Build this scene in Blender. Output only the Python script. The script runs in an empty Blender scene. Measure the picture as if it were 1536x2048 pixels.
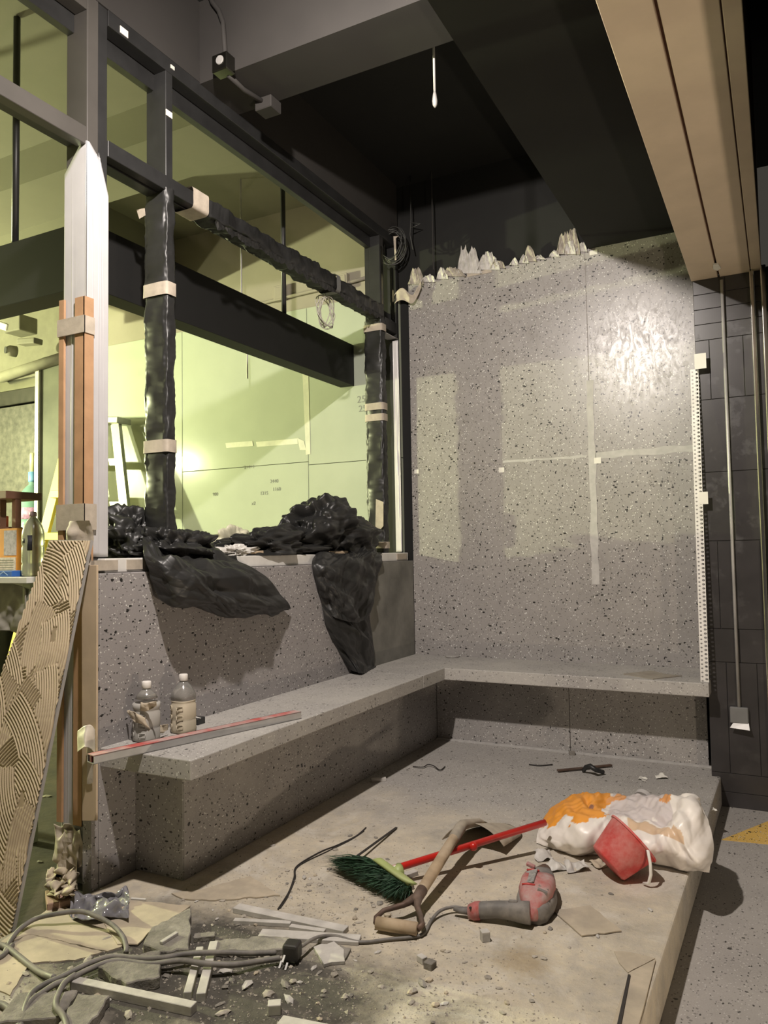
import bpy, bmesh, math, random
import numpy as np
from mathutils import Vector, Matrix, noise as mnoise
random.seed(7)
SC = bpy.context.scene
COL = SC.collection
PI = math.pi

# ---------------------------------------------------------------- camera
F_PX, YAW, PITCH, ROLL = 1531.39, math.radians(27.3386), math.radians(2.9873), math.radians(-0.9838)
CAM = np.array([0.0, 0.0, 1.25])
_f0 = np.array([-math.sin(YAW), math.cos(YAW), 0.0]); _r0 = np.array([math.cos(YAW), math.sin(YAW), 0.0]); _u0 = np.array([0, 0, 1.0])
FW = _f0*math.cos(PITCH)+_u0*math.sin(PITCH); _u1 = _u0*math.cos(PITCH)-_f0*math.sin(PITCH)
RT = _r0*math.cos(ROLL)+_u1*math.sin(ROLL); UP = _u1*math.cos(ROLL)-_r0*math.sin(ROLL)
cd = bpy.data.cameras.new('camera'); cam = bpy.data.objects.new('camera', cd); COL.objects.link(cam)
cd.sensor_fit = 'VERTICAL'; cd.sensor_height = 24.0; cd.lens = 24.0*F_PX/2048.0; cd.clip_start = 0.05; cd.clip_end = 100
M = Matrix.Identity(4)
for i in range(3):
    M[i][0] = RT[i]; M[i][1] = UP[i]; M[i][2] = -FW[i]; M[i][3] = CAM[i]
cam.matrix_world = M
SC.camera = cam

# ---------------------------------------------------------------- world, lights, exposure
w = bpy.data.worlds.new('World'); SC.world = w; w.use_nodes = True
w.node_tree.nodes['Background'].inputs[0].default_value = (1.0, 0.90, 0.76, 1)
w.node_tree.nodes['Background'].inputs[1].default_value = 0.035
def lamp(name, loc, power, color, radius):
    l = bpy.data.lights.new(name, 'POINT'); l.energy = power; l.color = color; l.shadow_soft_size = radius
    o = bpy.data.objects.new(name, l); COL.objects.link(o); o.location = loc
    return o
def flood(name, loc, target, power, color, size):
    l = bpy.data.lights.new(name, 'AREA'); l.shape = 'DISK'; l.size = size; l.energy = power; l.color = color
    o = bpy.data.objects.new(name, l); COL.objects.link(o); o.location = loc
    o.rotation_euler = (Vector(target)-Vector(loc)).to_track_quat('-Z', 'Y').to_euler()
    return o
flood('ceiling_floodlight', (-1.28, 1.42, 3.355), (-1.15, 4.4, 0.75), 92, (1.0, 0.905, 0.83), 0.09)   # floodlight of this room, above the frame
lamp('kitchen_lamp', (-9.0, 2.14, 2.51), 1450, (0.96, 1.0, 0.56), 0.06)          # yellow-green tube at the far end of the kitchen
lamp('kitchen_spot', (-5.9, 3.36, 2.29), 45, (1.0, 0.99, 0.60), 0.05)            # second, weaker kitchen lamp
flood('beam_fill_light', (1.15, 1.5, -0.05), (0.0, 2.2, 2.74), 24, (1.0, 0.82, 0.62), 0.12)   # unseen lamp added at a guessed place to light the boarded beam's underside
SC.view_settings.view_transform = 'Standard'; SC.view_settings.look = 'None'
SC.view_settings.gamma = 1.0; SC.view_settings.use_curve_mapping = False
SC.view_settings.exposure = 0.50

# ---------------------------------------------------------------- helpers
def ray(px, py): return RT*((px-768.0)/F_PX) - UP*((py-1024.0)/F_PX) + FW
def at(px, py, ax, val):
    d = ray(px, py); i = 'xyz'.index(ax); t = (val-CAM[i])/d[i]
    return CAM+t*d

class MB:
    def __init__(s): s.v = []; s.f = []; s.c = []
    def add(s, vs, fs, col=None):
        n = len(s.v); s.v += [tuple(map(float, p)) for p in vs]; s.f += [tuple(i+n for i in f) for f in fs]
        s.c += [col]*len(vs)
        return s
    def box(s, x0, x1, y0, y1, z0, z1):
        v = [(x0,y0,z0),(x1,y0,z0),(x1,y1,z0),(x0,y1,z0),(x0,y0,z1),(x1,y0,z1),(x1,y1,z1),(x0,y1,z1)]
        return s.add(v, [(0,3,2,1),(4,5,6,7),(0,1,5,4),(1,2,6,5),(2,3,7,6),(3,0,4,7)])
    def bar(s, a, b, w, h, up=(0,0,1)):
        a = np.array(a, float); b = np.array(b, float); d = b-a; d /= np.linalg.norm(d)
        up = np.array(up, float); x = np.cross(d, up); x /= np.linalg.norm(x); u = np.cross(x, d)
        v = []
        for p in (a, b):
            for sx, su in ((-1,-1),(1,-1),(1,1),(-1,1)): v.append(p+x*sx*w/2+u*su*h/2)
        return s.add(v, [(0,1,2,3),(7,6,5,4),(0,4,5,1),(1,5,6,2),(2,6,7,3),(3,7,4,0)])
    def tube(s, pts, r, n=8, cap=True):
        pts = [np.array(p, float) for p in pts]; N = len(pts)
        rr = r if hasattr(r, '__len__') else [r]*N
        prev = None; vs = []; fs = []
        for i, p in enumerate(pts):
            d = pts[min(i+1, N-1)]-pts[max(i-1, 0)]; d = d/(np.linalg.norm(d)+1e-12)
            if prev is None:
                a = np.array([0,0,1.0]) if abs(d[2]) < .9 else np.array([1.0,0,0])
                x = np.cross(d, a)
            else: x = prev-d*(prev@d)
            x /= np.linalg.norm(x); prev = x; y = np.cross(d, x)
            for k in range(n):
                t = 2*PI*k/n; vs.append(p+(x*math.cos(t)+y*math.sin(t))*rr[i])
        for i in range(N-1):
            for k in range(n):
                a = i*n+k; b = i*n+(k+1) % n; fs.append((a, b, b+n, a+n))
        if cap: fs += [tuple(range(n))[::-1], tuple(range((N-1)*n, N*n))]
        return s.add(vs, fs)
    def lathe(s, prof, n=24, base=(0,0,0), axis=None, xa=None):
        """prof: list of (radius, height); axis: direction of the height"""
        base = np.array(base, float); ax = np.array(axis if axis is not None else (0,0,1), float); ax /= np.linalg.norm(ax)
        a = np.array([1.0,0,0]) if abs(ax[0]) < .9 else np.array([0,1.0,0])
        x = np.cross(ax, a); x /= np.linalg.norm(x); y = np.cross(ax, x)
        vs = []; fs = []
        for r, h in prof:
            for k in range(n):
                t = 2*PI*k/n; vs.append(base+ax*h+(x*math.cos(t)+y*math.sin(t))*max(r, 1e-4))
        for i in range(len(prof)-1):
            for k in range(n):
                p = i*n+k; q = i*n+(k+1) % n; fs.append((p, q, q+n, p+n))
        fs += [tuple(range(n))[::-1], tuple(range((len(prof)-1)*n, len(prof)*n))]
        return s.add(vs, fs)
    def prism(s, poly, z0, z1):
        n = len(poly); area = sum(poly[i][0]*poly[(i+1) % n][1]-poly[(i+1) % n][0]*poly[i][1] for i in range(n))
        if area < 0: poly = poly[::-1]
        v = [(p[0], p[1], z0) for p in poly]+[(p[0], p[1], z1) for p in poly]
        return s.add(v, [tuple(range(n))[::-1], tuple(range(n, 2*n))]+[(i, (i+1) % n, n+(i+1) % n, n+i) for i in range(n)])
    def sheet(s, poly3, nrm, t):
        """flat polygon in space given thickness t along nrm (proud side = +nrm)"""
        n = len(poly3); nv = np.array(nrm, float); nv /= np.linalg.norm(nv)
        a = [np.array(p, float) for p in poly3]
        ar = sum(np.cross(a[i]-a[0], a[(i+1) % n]-a[0]) for i in range(n))
        if ar@nv < 0: a = a[::-1]
        v = a+[p+nv*t for p in a]
        return s.add(v, [tuple(range(n))[::-1], tuple(range(n, 2*n))]+[(i, (i+1) % n, n+(i+1) % n, n+i) for i in range(n)])
    def grid(s, P, closed_u=False, cols=None):
        P = np.asarray(P); a, b = P.shape[:2]; fs = []
        for i in range(a-1):
            for j in range(b-1 if not closed_u else b):
                fs.append((i*b+j, i*b+(j+1) % b, (i+1)*b+(j+1) % b, (i+1)*b+j))
        n = len(s.v); s.v += [tuple(p) for p in P.reshape(-1, 3)]; s.f += [tuple(i+n for i in f) for f in fs]
        s.c += [None]*(a*b) if cols is None else [tuple(c) for c in np.asarray(cols).reshape(-1, 3)]
        return s
    def build(s, name, mat, parent=None, smooth=False, bevel=0, seg=1, solid=0, origin=None, subsurf=0):
        me = bpy.data.meshes.new(name); v = s.v
        off = Vector((0,0,0))
        if parent is None:
            if origin is None:
                A = np.array(v); lo, hi = A.min(0), A.max(0); origin = ((lo[0]+hi[0])/2, (lo[1]+hi[1])/2, lo[2])
            off = Vector(origin); v = [(p[0]-off[0], p[1]-off[1], p[2]-off[2]) for p in v]
        else:
            pl = parent.get('_o', (0,0,0)); v = [(p[0]-pl[0], p[1]-pl[1], p[2]-pl[2]) for p in v]
        me.from_pydata(v, [], s.f); me.validate()
        if any(c is not None for c in s.c):
            at_ = me.color_attributes.new('tint', 'FLOAT_COLOR', 'POINT')
            buf = []
            for c in s.c: buf += list(c if c is not None else (1,1,1))+[1.0]
            at_.data.foreach_set('color', buf)
        if smooth:
            me.polygons.foreach_set('use_smooth', [True]*len(me.polygons))
        me.materials.append(mat)
        o = bpy.data.objects.new(name, me); COL.objects.link(o)
        if parent is None: o.location = off; o['_o'] = tuple(off)
        else: o.parent = parent; o['_o'] = tuple(parent.get('_o', (0,0,0)))
        if solid:
            m = o.modifiers.new('solid', 'SOLIDIFY'); m.thickness = solid; m.offset = 0
        if subsurf:
            m = o.modifiers.new('sub', 'SUBSURF'); m.levels = subsurf; m.render_levels = subsurf
        if bevel:
            m = o.modifiers.new('bevel', 'BEVEL'); m.width = bevel; m.segments = seg; m.limit_method = 'ANGLE'
        return o

def tag(o, label, cat, group=None):
    o['label'] = label; o['category'] = cat
    if group: o['group'] = group
    return o
def thing(name, label, cat, loc, group=None):
    o = bpy.data.objects.new(name, None); COL.objects.link(o); o.location = loc; o['_o'] = tuple(map(float, loc)); o.empty_display_size = .1
    return tag(o, label, cat, group)
def struct(o, label=None):
    o['kind'] = 'structure'
    if label: o['label'] = label
    return o
def strempty(name, loc, label=None):
    o = bpy.data.objects.new(name, None); COL.objects.link(o); o.location = loc; o['_o'] = tuple(map(float, loc))
    return struct(o, label)

# ---------------------------------------------------------------- materials
def nt(name):
    m = bpy.data.materials.new(name); m.use_nodes = True
    return m, m.node_tree, m.node_tree.nodes['Principled BSDF']
class G:
    """tiny node-graph writer"""
    def __init__(s, t): s.t = t; s.pos = None
    def n(s, kind, **kw):
        x = s.t.nodes.new(kind)
        for k, v in kw.items(): setattr(x, k, v)
        return x
    def l(s, a, b): s.t.links.new(a, b)
    def P(s):
        if s.pos is None: s.pos = s.n('ShaderNodeNewGeometry').outputs['Position']
        return s.pos
    def noise(s, scale, detail=4, rough=.55, vec=None, dist=0):
        x = s.n('ShaderNodeTexNoise'); x.inputs['Scale'].default_value = scale; x.inputs['Detail'].default_value = detail
        x.inputs['Roughness'].default_value = rough; x.inputs['Distortion'].default_value = dist
        s.l(vec if vec is not None else s.P(), x.inputs['Vector']); return x.outputs['Fac']
    def ramp(s, fac, stops):
        x = s.n('ShaderNodeValToRGB'); e = x.color_ramp.elements
        while len(e) < len(stops): e.new(.5)
        for el, (p, c) in zip(e, stops):
            el.position = p; el.color = (c, c, c, 1) if not hasattr(c, '__len__') else (*c, 1)
        s.l(fac, x.inputs['Fac']); return x.outputs['Color']
    def mix(s, fac, a, b, mode='MIX'):
        x = s.n('ShaderNodeMix', data_type='RGBA', blend_type=mode)
        for sock, val in ((x.inputs['Factor'], fac), (x.inputs['A'], a), (x.inputs['B'], b)):
            if hasattr(val, 'is_output') or isinstance(val, bpy.types.NodeSocket): s.l(val, sock)
            elif hasattr(val, '__len__'): sock.default_value = (*val, 1)
            else: sock.default_value = val
        return x.outputs['Result']
    def math(s, op, a, b=None):
        x = s.n('ShaderNodeMath', operation=op)
        for k, v in ((0, a), (1, b)):
            if v is None: continue
            if isinstance(v, bpy.types.NodeSocket): s.l(v, x.inputs[k])
            else: x.inputs[k].default_value = v
        return x.outputs[0]
    def sep(s, v):
        x = s.n('ShaderNodeSeparateXYZ'); s.l(v, x.inputs[0]); return x.outputs
    def mapping(s, rot=(0,0,0), scale=(1,1,1), loc=(0,0,0), vec=None):
        x = s.n('ShaderNodeMapping'); x.inputs['Rotation'].default_value = rot; x.inputs['Scale'].default_value = scale; x.inputs['Location'].default_value = loc
        s.l(vec if vec is not None else s.P(), x.inputs['Vector']); return x.outputs[0]
    def bump(s, h, strength, dist, bs):
        x = s.n('ShaderNodeBump'); x.inputs['Strength'].default_value = strength; x.inputs['Distance'].default_value = dist
        s.l(h, x.inputs['Height']); s.l(x.outputs[0], bs.inputs['Normal'])
def mat(name, c, rough=.6, metal=0, var=.12, scale=9, bump=0, bscale=60, dust=None, damt=.5, dscale=6, spec=.5, coat=0, attr=False, alpha=1, trans=0):
    m, t, bs = nt(name); g = G(t)
    bs.inputs['Roughness'].default_value = rough; bs.inputs['Metallic'].default_value = metal
    bs.inputs['Specular IOR Level'].default_value = spec; bs.inputs['Coat Weight'].default_value = coat
    f = g.noise(scale, 5)
    lo = tuple(max(0, x*(1-var)) for x in c); hi = tuple(min(1, x*(1+var)) for x in c)
    col = g.ramp(f, [(.3, lo), (.7, hi)])
    if attr:
        a = g.n('ShaderNodeVertexColor'); a.layer_name = 'tint'
        col = g.mix(1.0, col, a.outputs['Color'], 'MULTIPLY')
    if dust is not None:
        d = g.ramp(g.noise(dscale, 7, .65), [(.62-.35*damt, 0), (.80-.2*damt, 1)])
        col = g.mix(g.math('MULTIPLY', d, min(1, damt*1.2)), col, dust)
        g.l(g.math('ADD', g.math('MULTIPLY', d, .3), rough), bs.inputs['Roughness'])
    g.l(col, bs.inputs['Base Color'])
    if bump: g.bump(g.noise(bscale, 6, .6), bump, .01, bs)
    if alpha < 1: bs.inputs['Alpha'].default_value = alpha
    if trans: bs.inputs['Transmission Weight'].default_value = trans
    return m
def terrazzo(name, base, chip=40, thr=.80, dark=(.018,.017,.016), light=(.62,.61,.58), rough=.45, dust=None, damt=.3, scuff=False, bump=0, size=.30):
    m, t, bs = nt(name); g = G(t)
    col = g.ramp(g.noise(5, 6, .6), [(.3, tuple(x*.90 for x in base)), (.7, tuple(x*1.08 for x in base))])
    col = g.mix(g.ramp(g.noise(230, 3, .7), [(.35, 0), (.75, .5)]), col, tuple(min(1, x*1.28) for x in base))
    def chips(col, sc, rot, stretch, th, c, rad):
        vec = g.mapping(rot=rot, scale=stretch)
        v = g.n('ShaderNodeTexVoronoi', feature='F1'); v.inputs['Scale'].default_value = sc
        wv = g.n('ShaderNodeTexNoise'); wv.inputs['Scale'].default_value = sc*1.8; wv.inputs['Detail'].default_value = 2; g.l(vec, wv.inputs['Vector'])
        ad = g.n('ShaderNodeVectorMath', operation='MULTIPLY_ADD'); g.l(wv.outputs['Color'], ad.inputs[0]); ad.inputs[1].default_value = (.5/sc,)*3; g.l(vec, ad.inputs[2])
        g.l(ad.outputs[0], v.inputs['Vector'])
        sc_ = g.sep(v.outputs['Color'])
        pick = g.math('GREATER_THAN', sc_[0], th)
        rr = g.math('MULTIPLY', g.math('ADD', g.math('MULTIPLY', sc_[1], .8), .35), rad)
        inside = g.math('LESS_THAN', v.outputs['Distance'], rr)
        return g.mix(g.math('MULTIPLY', pick, inside), col, c)
    col = chips(col, chip*2.6, (.3,.5,.2), (1,1,1), .62, light, .32)
    col = chips(col, chip*1.5, (.9,.2,1.0), (1,1,1.5), .70, tuple(x*.62 for x in base), .30)
    col = chips(col, chip, (.6,.4,.2), (1,1.0,1.9), thr, dark, size)
    col = chips(col, chip*1.15, (-.7,1.1,.9), (1.9,1,1), thr+.03, dark, size)
    col = chips(col, chip*2.0, (-.3,.8,.5), (1.5,1,1.2), thr-.06, tuple(x*1.6 for x in dark), size*.95)
    r = rough
    if dust is not None:
        d = g.ramp(g.noise(2.2, 8, .68), [(.60-.35*damt, 0), (.78-.15*damt, 1)])
        col = g.mix(g.math('MULTIPLY', d, .75), col, dust)
    if scuff:
        sv = g.mapping(rot=(0,.45,0), scale=(2.2,1,1.1))
        d = g.ramp(g.noise(9, 8, .72, vec=sv, dist=1.5), [(.36, .23), (.66, .44)])
        g.l(d, bs.inputs['Roughness'])
    else: bs.inputs['Roughness'].default_value = r
    g.l(col, bs.inputs['Base Color'])
    if bump: g.bump(g.noise(140, 4, .7), bump, .004, bs)
    return m

GREY = (.285, .268, .255)
M_wall = terrazzo('terrazzo_wall', GREY, chip=34, scuff=True)
M_bench = terrazzo('terrazzo_bench', (.29,.275,.262), chip=40, rough=.5, dust=(.42,.40,.37), damt=.30, bump=.06)
M_seat = terrazzo('terrazzo_seat', (.32,.305,.288), chip=40, rough=.62, dust=(.46,.44,.40), damt=.62, bump=.06)
M_back = terrazzo('terrazzo_backrest', (.275,.258,.254), chip=38, thr=.85, rough=.55)
M_lower = terrazzo('terrazzo_lower_floor', (.33,.31,.285), chip=44, thr=.86, rough=.55, size=.28, dark=(.06,.055,.05), light=(.48,.46,.43))
M_yellow = terrazzo('terrazzo_yellow', (.62,.40,.10), chip=42, thr=.78, rough=.55)
M_conc = mat('raw_concrete', (.17,.165,.145), .8, var=.3, scale=5, bump=.2, bscale=40, dust=(.28,.27,.24), damt=.3)
M_frame = mat('black_painted_steel', (.022,.022,.022), .42, var=.2, bump=.03)
M_postgrey = mat('grey_primed_steel', (.062,.057,.051), .45, var=.18, scale=3)
M_white_film = mat('white_protective_film', (.47,.46,.465), .30, var=.05, coat=.15)
M_cardboard = mat('brown_cardboard', (.40,.235,.125), .8, var=.12, scale=14)
M_mask = mat('masking_tape', (.42,.365,.295), .7, var=.15, scale=20, bump=.15, bscale=30)
M_blackplastic = mat('black_plastic_sheet', (.020,.020,.0195), .42, var=.3, scale=5, spec=.45)
M_ceil_black = mat('black_ceiling_paint', (.006,.006,.0055), .85, var=.25, scale=3)
M_ceil_grey = mat('dark_grey_paint', (.030,.027,.0245), .8, var=.12, scale=3)
M_board = mat('raw_board', (.60,.49,.375), .7, var=.08, scale=4, dust=(.20,.15,.10), damt=.08, dscale=3)
M_boardgap = mat('brown_joint', (.12,.05,.025), .7)
M_tile = mat('black_tile', (.034,.031,.031), .30, var=.2, scale=6, dust=(.10,.097,.093), damt=.16, dscale=8)
M_grout = mat('dark_grout', (.05,.05,.048), .9)
M_chrome = mat('polished_steel', (.72,.70,.66), .14, metal=1, var=.1)
M_steel = mat('brushed_stainless', (.15,.148,.125), .22, metal=1, var=.2, scale=4)
M_steel_dark = mat('stained_stainless', (.06,.056,.047), .5, metal=.4, var=.45, scale=16)
M_gpanel = mat('wall_sheet_panel', (.45,.49,.39), .20, var=.05, scale=2.5)
M_plaster = mat('cream_plaster', (.33,.30,.24), .85, var=.06, scale=3)
M_lceil = mat('cream_ceiling', (.20,.192,.14), .9, var=.08, scale=1.5)
M_lfloor = mat('muddy_floor', (.034,.026,.014), .85, var=.6, scale=7, bump=.5, bscale=20)
M_alu = mat('dull_aluminium', (.42,.41,.395), .45, metal=.3, var=.15)
M_wood = mat('worn_wood', (.36,.27,.175), .75, var=.25, scale=12, dust=(.42,.38,.31), damt=.4)
M_ply = mat('plywood_strip', (.50,.39,.27), .75, var=.1, scale=10)
M_rust = mat('rusted_steel', (.12,.075,.055), .6, metal=.4, var=.35, scale=25, dust=(.34,.31,.27), damt=.25)
M_cable = mat('dusty_grey_cable', (.16,.148,.135), .6, var=.3, scale=15, dust=(.34,.31,.27), damt=.45, dscale=20)
M_wire = mat('dark_wire', (.03,.026,.024), .6)
M_whiteplastic = mat('white_plastic', (.70,.68,.64), .4)
M_greyplastic = mat('grey_plastic', (.16,.16,.155), .5)
M_paper = mat('white_paper', (.70,.68,.62), .8, var=.08)
M_tilebit = mat('pale_tile_body', (.50,.475,.44), .75, var=.18, scale=16, bump=.1, dust=(.30,.27,.23), damt=.3)
M_stone = mat('grey_tile_offcut', (.26,.24,.21), .85, var=.35, scale=16, bump=.6, bscale=60, dust=(.11,.10,.085), damt=.55, dscale=9)
M_mortar = mat('mortar_rubble', (.36,.325,.275), .9, var=.28, scale=30, bump=.4, bscale=80)
M_sheet = mat('dusty_card_sheet', (.47,.40,.30), .85, var=.2, scale=7, bump=.1, dust=(.30,.265,.215), damt=.6, dscale=5)
M_brick = mat('salmon_brick', (.36,.24,.18), .9, var=.2, scale=20, bump=.3)
M_plaster_rag = mat('torn_film', (.50,.48,.45), .5, var=.2, scale=18)
# ---------------------------------------------------------------- platform floor material (terrazzo, swept clean at the far end, screed dust near)
def floor_mat():
    m = terrazzo('platform_terrazzo', (.33,.315,.30), chip=42, thr=.86, rough=.6, size=.28)
    t = m.node_tree; g = G(t); bs = t.nodes['Principled BSDF']
    base = bs.inputs['Base Color'].links[0].from_socket
    x, y, z = g.sep(g.P())[:3]
    n1 = g.noise(1.6, 8, .65); n2 = g.noise(5.5, 8, .7); n3 = g.noise(24, 6, .7); n4 = g.noise(90, 4, .7)
    # dust cover falls off between y=3.2 and y=3.6
    yy = g.math('ADD', y, g.math('MULTIPLY', g.math('SUBTRACT', n1, .5), 1.5))
    yy = g.math('ADD', yy, g.math('MULTIPLY', x, .12))
    cov = g.ramp(g.math('MULTIPLY', g.math('SUBTRACT', yy, 2.7), .9), [(.08, 1), (.75, .10)])
    dcol = g.ramp(n2, [(.22, (.27,.25,.205)), (.42, (.45,.395,.305)), (.58, (.57,.50,.38)), (.8, (.66,.59,.45))])
    dcol = g.mix(g.ramp(n3, [(.35, .0), (.75, .55)]), dcol, (.40,.375,.345))
    dcol = g.mix(g.ramp(n4, [(.60, .0), (.72, .7)]), dcol, (.26,.235,.20))
    col = g.mix(cov, base, dcol)
    # white plaster smears
    gp = g.ramp(g.noise(2.6, 9, .7, dist=.5), [(.55, 0), (.68, .6)])
    col = g.mix(g.math('MULTIPLY', gp, cov), col, (.31,.295,.275))
    sm = g.ramp(g.noise(3.1, 9, .75, dist=.8), [(.52, 0), (.64, .8)])
    col = g.mix(g.math('MULTIPLY', sm, cov), col, (.58,.54,.47))
    # dark mud spilled near the broken tiles
    dx = g.math('ADD', x, 1.62); dy = g.math('SUBTRACT', y, 1.83)
    r = g.math('SQRT', g.math('ADD', g.math('MULTIPLY', g.math('MULTIPLY', dx, dx), .8), g.math('MULTIPLY', g.math('MULTIPLY', dy, dy), 3.2)))
    r = g.math('ADD', r, g.math('MULTIPLY', g.math('SUBTRACT', g.noise(4.5, 8, .7), .5), .9))
    mud = g.ramp(r, [(.42, .97), (.80, 0)])
    mcol = g.ramp(g.noise(16, 7, .7), [(.3, (.030,.027,.023)), (.58, (.075,.068,.057)), (.76, (.24,.21,.17))])
    col = g.mix(mud, col, mcol)
    # one brown stain
    dx = g.math('ADD', x, .745); dy = g.math('SUBTRACT', y, 2.31)
    r2 = g.math('ADD', g.math('SQRT', g.math('ADD', g.math('MULTIPLY', dx, dx), g.math('MULTIPLY', dy, dy))), g.math('MULTIPLY', g.math('SUBTRACT', n3, .5), .10))
    col = g.mix(g.ramp(r2, [(.04, .55), (.11, 0)]), col, (.27,.19,.085))
    g.l(col, bs.inputs['Base Color'])
    bs.inputs['Roughness'].default_value = .8
    h = g.math('ADD', g.math('MULTIPLY', n3, .6), g.math('MULTIPLY', n4, .4))
    g.bump(g.math('MULTIPLY', h, cov), .55, .012, bs)
    return m
M_floor = floor_mat()

# ================================================================ SETTING
# raised platform and the lower floor around it
fl = MB().prism([(-2.34,.2), (-.392,.2), (-.376,2.15), (-.36,3.23), (-.339,4.6), (-.339,4.97), (-2.34,4.97)], -.155, 0).build('floor', M_floor, bevel=.008, seg=2)
struct(fl, 'raised terrazzo platform under the bench, covered in beige dust and rubble')
l = MB().box(-2.34, 3.2, -3.2, 6.5, -.255, -.155).build('floor', M_lower); struct(l, 'grey terrazzo floor one step below the platform')
l = MB().box(-9.5, -2.34, -3.2, 7.2, -.255, -.03).build('floor', M_lfloor); struct(l, 'dark littered floor of the kitchen side')
MB().prism([tuple(at(1443,1680,'z',-.155)[:2]), tuple(at(1536,1643,'z',-.155)[:2]), (.6,5.6), (.9,4.9), tuple(at(1536,1689,'z',-.155)[:2])], -.155, -.153).build('inlay', M_yellow, l)['label'] = 'yellow terrazzo triangle set in the lower floor'

# back wall: terrazzo panels on a dark wall
wb = strempty('wall_back', (-1.4, 4.97, 0), 'back wall clad in speckled grey terrazzo panels')
MB().box(-2.46, -.30, 5.00, 5.25, -.155, 4.1).build('backing', M_ceil_black, wb)
M_smear = mat('grout_smear', (.44,.425,.405), .7, var=.12, scale=22)
MB().box(-2.33, -.31, 4.9715, 4.972, .46, 3.18).build('joint_grout', mat('joint_grout', (.34,.32,.30), .8), wb)
Yw = 4.97
for x0, x1, z0, z1, k in ((-2.34,-1.6612,1.8447,3.192,0), (-1.6588,-1.0622,1.8447,3.192,0), (-1.0598,-.30,1.8447,3.20,0), (-2.34,-1.6612,.45,1.8423,0), (-1.6588,-1.0622,.45,1.8423,0), (-1.0598,-.30,.45,1.8423,0)):
    MB().box(x0, x1, Yw, Yw+.03, z0, z1).build('panel', M_wall, wb, bevel=.0015)
def ragged(x0, x1, z0, z1, n, amp, vert=False, seed=1, y=Yw, t=.0012):
    r = random.Random(seed); a = []; b = []
    for i in range(n+1):
        f = i/n
        if vert: a.append((x0+r.uniform(-amp,amp), y, z0+(z1-z0)*f)); b.append((x1+r.uniform(-amp,amp), y, z0+(z1-z0)*f))
        else: a.append((x0+(x1-x0)*f, y, z0+r.uniform(-amp,amp))); b.append((x0+(x1-x0)*f, y, z1+r.uniform(-amp,amp)))
    m = MB()
    for i in range(n): m.sheet([a[i], a[i+1], b[i+1], b[i]], (0,-1,0), t)
    return m
ragged(-1.08,-1.035,1.02,2.335,14,.006,True,3).build('grout_smear', M_smear, wb)
ragged(-1.034,-.44,1.825,1.868,10,.006,False,4).build('grout_smear', M_smear, wb)
ragged(-1.655,-1.09,1.838,1.852,10,.004,False,5).build('grout_smear', M_smear, wb)
for px, py, ww, hh in ((833,943,.034,.030), (1003,940,.038,.034), (1195,921,.044,.038), (1187,505,.05,.03)):
    p = at(px, py, 'y', Yw-.001); MB().box(p[0]-ww/2, p[0]+ww/2, Yw-.002, Yw, p[2]-hh/2, p[2]+hh/2).build('sticker', M_paper, wb)['label'] = 'small white paper sticker'
# torn film and mortar left along the top edge of the panels
def rag(px0, px1, top, base, seed, M_):
    r = random.Random(seed); n = max(8, int((px1-px0)/2)); k = 7; P = []
    prof = [0]+[r.uniform(.5, 1.0) for _ in range(max(1, int((px1-px0)/9)))]+[0]
    for i in range(k):
        row = []; f = i/(k-1)
        for j in range(n+1):
            t = j/n*(len(prof)-1); a = int(min(t, len(prof)-2)); h_ = prof[a]*(1-(t-a))+prof[a+1]*(t-a); h_ = (h_**.6)*(.80+.20*r.random())
            lean = (r.random()-.5)*1.6+3.5*math.sin(seed)*f*f
            q = at(px0+(px1-px0)*(j/n)+lean, base+(top-base)*f*h_, 'y', Yw-.004-.018*f*abs(math.sin(seed*1.7+j*.6+i*.5))-.003*r.random()); row.append(q)
        P.append(row)
    MB().grid(P).build('torn_film', M_, wb, solid=.003)
zt = lambda px: 568-.197*(px-813)
for i, (a, b, up) in enumerate(((816,844,34), (840,868,14), (874,896,24), (888,932,16), (918,964,58), (956,1000,36), (980,1008,18), (1018,1034,14), (1038,1056,22), (1050,1074,36), (1072,1092,8), (1100,1120,16), (1112,1158,58), (1150,1172,18), (1125,1150,30))):
    m = (zt(a)+zt(b))/2; rag(a, b, m-up, m+4, 20+i, M_plaster_rag if i % 3 else M_mortar)
MB().box(-1.88, -1.70, Yw-.004, Yw, 3.165, 3.19).build('masking_tape', M_mask, wb)

# tiled column at the right end, with its tiles
tc = strempty('wall_right', (-.2, 4.58, -.155), 'black tiled column right of the terrazzo wall')
MB().box(-.385, .25, 4.586, 5.3, -.155, 2.76).build('core', M_grout, tc)
def tiles(rows):
    for z0, z1, xs in rows:
        for a, b in zip(xs[:-1], xs[1:]):
            MB().box(a+.0012, b-.0012, 4.58, 4.588, z0+.0012, z1-.0012).build('tile', M_tile, tc, bevel=.0012)
xr = .25
tiles([(-.155,-.075,(-.385,.02,xr)), (-.075,.025,(-.385,-.02,xr)), (.025,.62,(-.385,-.29,-.14,xr)), (.62,.80,(-.385,-.22,xr)), (.80,1.28,(-.385,-.31,-.10,xr)), (1.28,1.66,(-.385,-.22,xr)),
       (1.66,2.065,(-.385,-.24,xr)), (2.065,2.40,(-.385,-.312,-.141,xr)), (2.40,2.49,(-.385,-.22,xr)), (2.49,2.575,(-.385,-.22,xr)), (2.575,2.66,(-.385,-.22,xr)), (2.66,2.745,(-.385,-.22,xr))])
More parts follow.
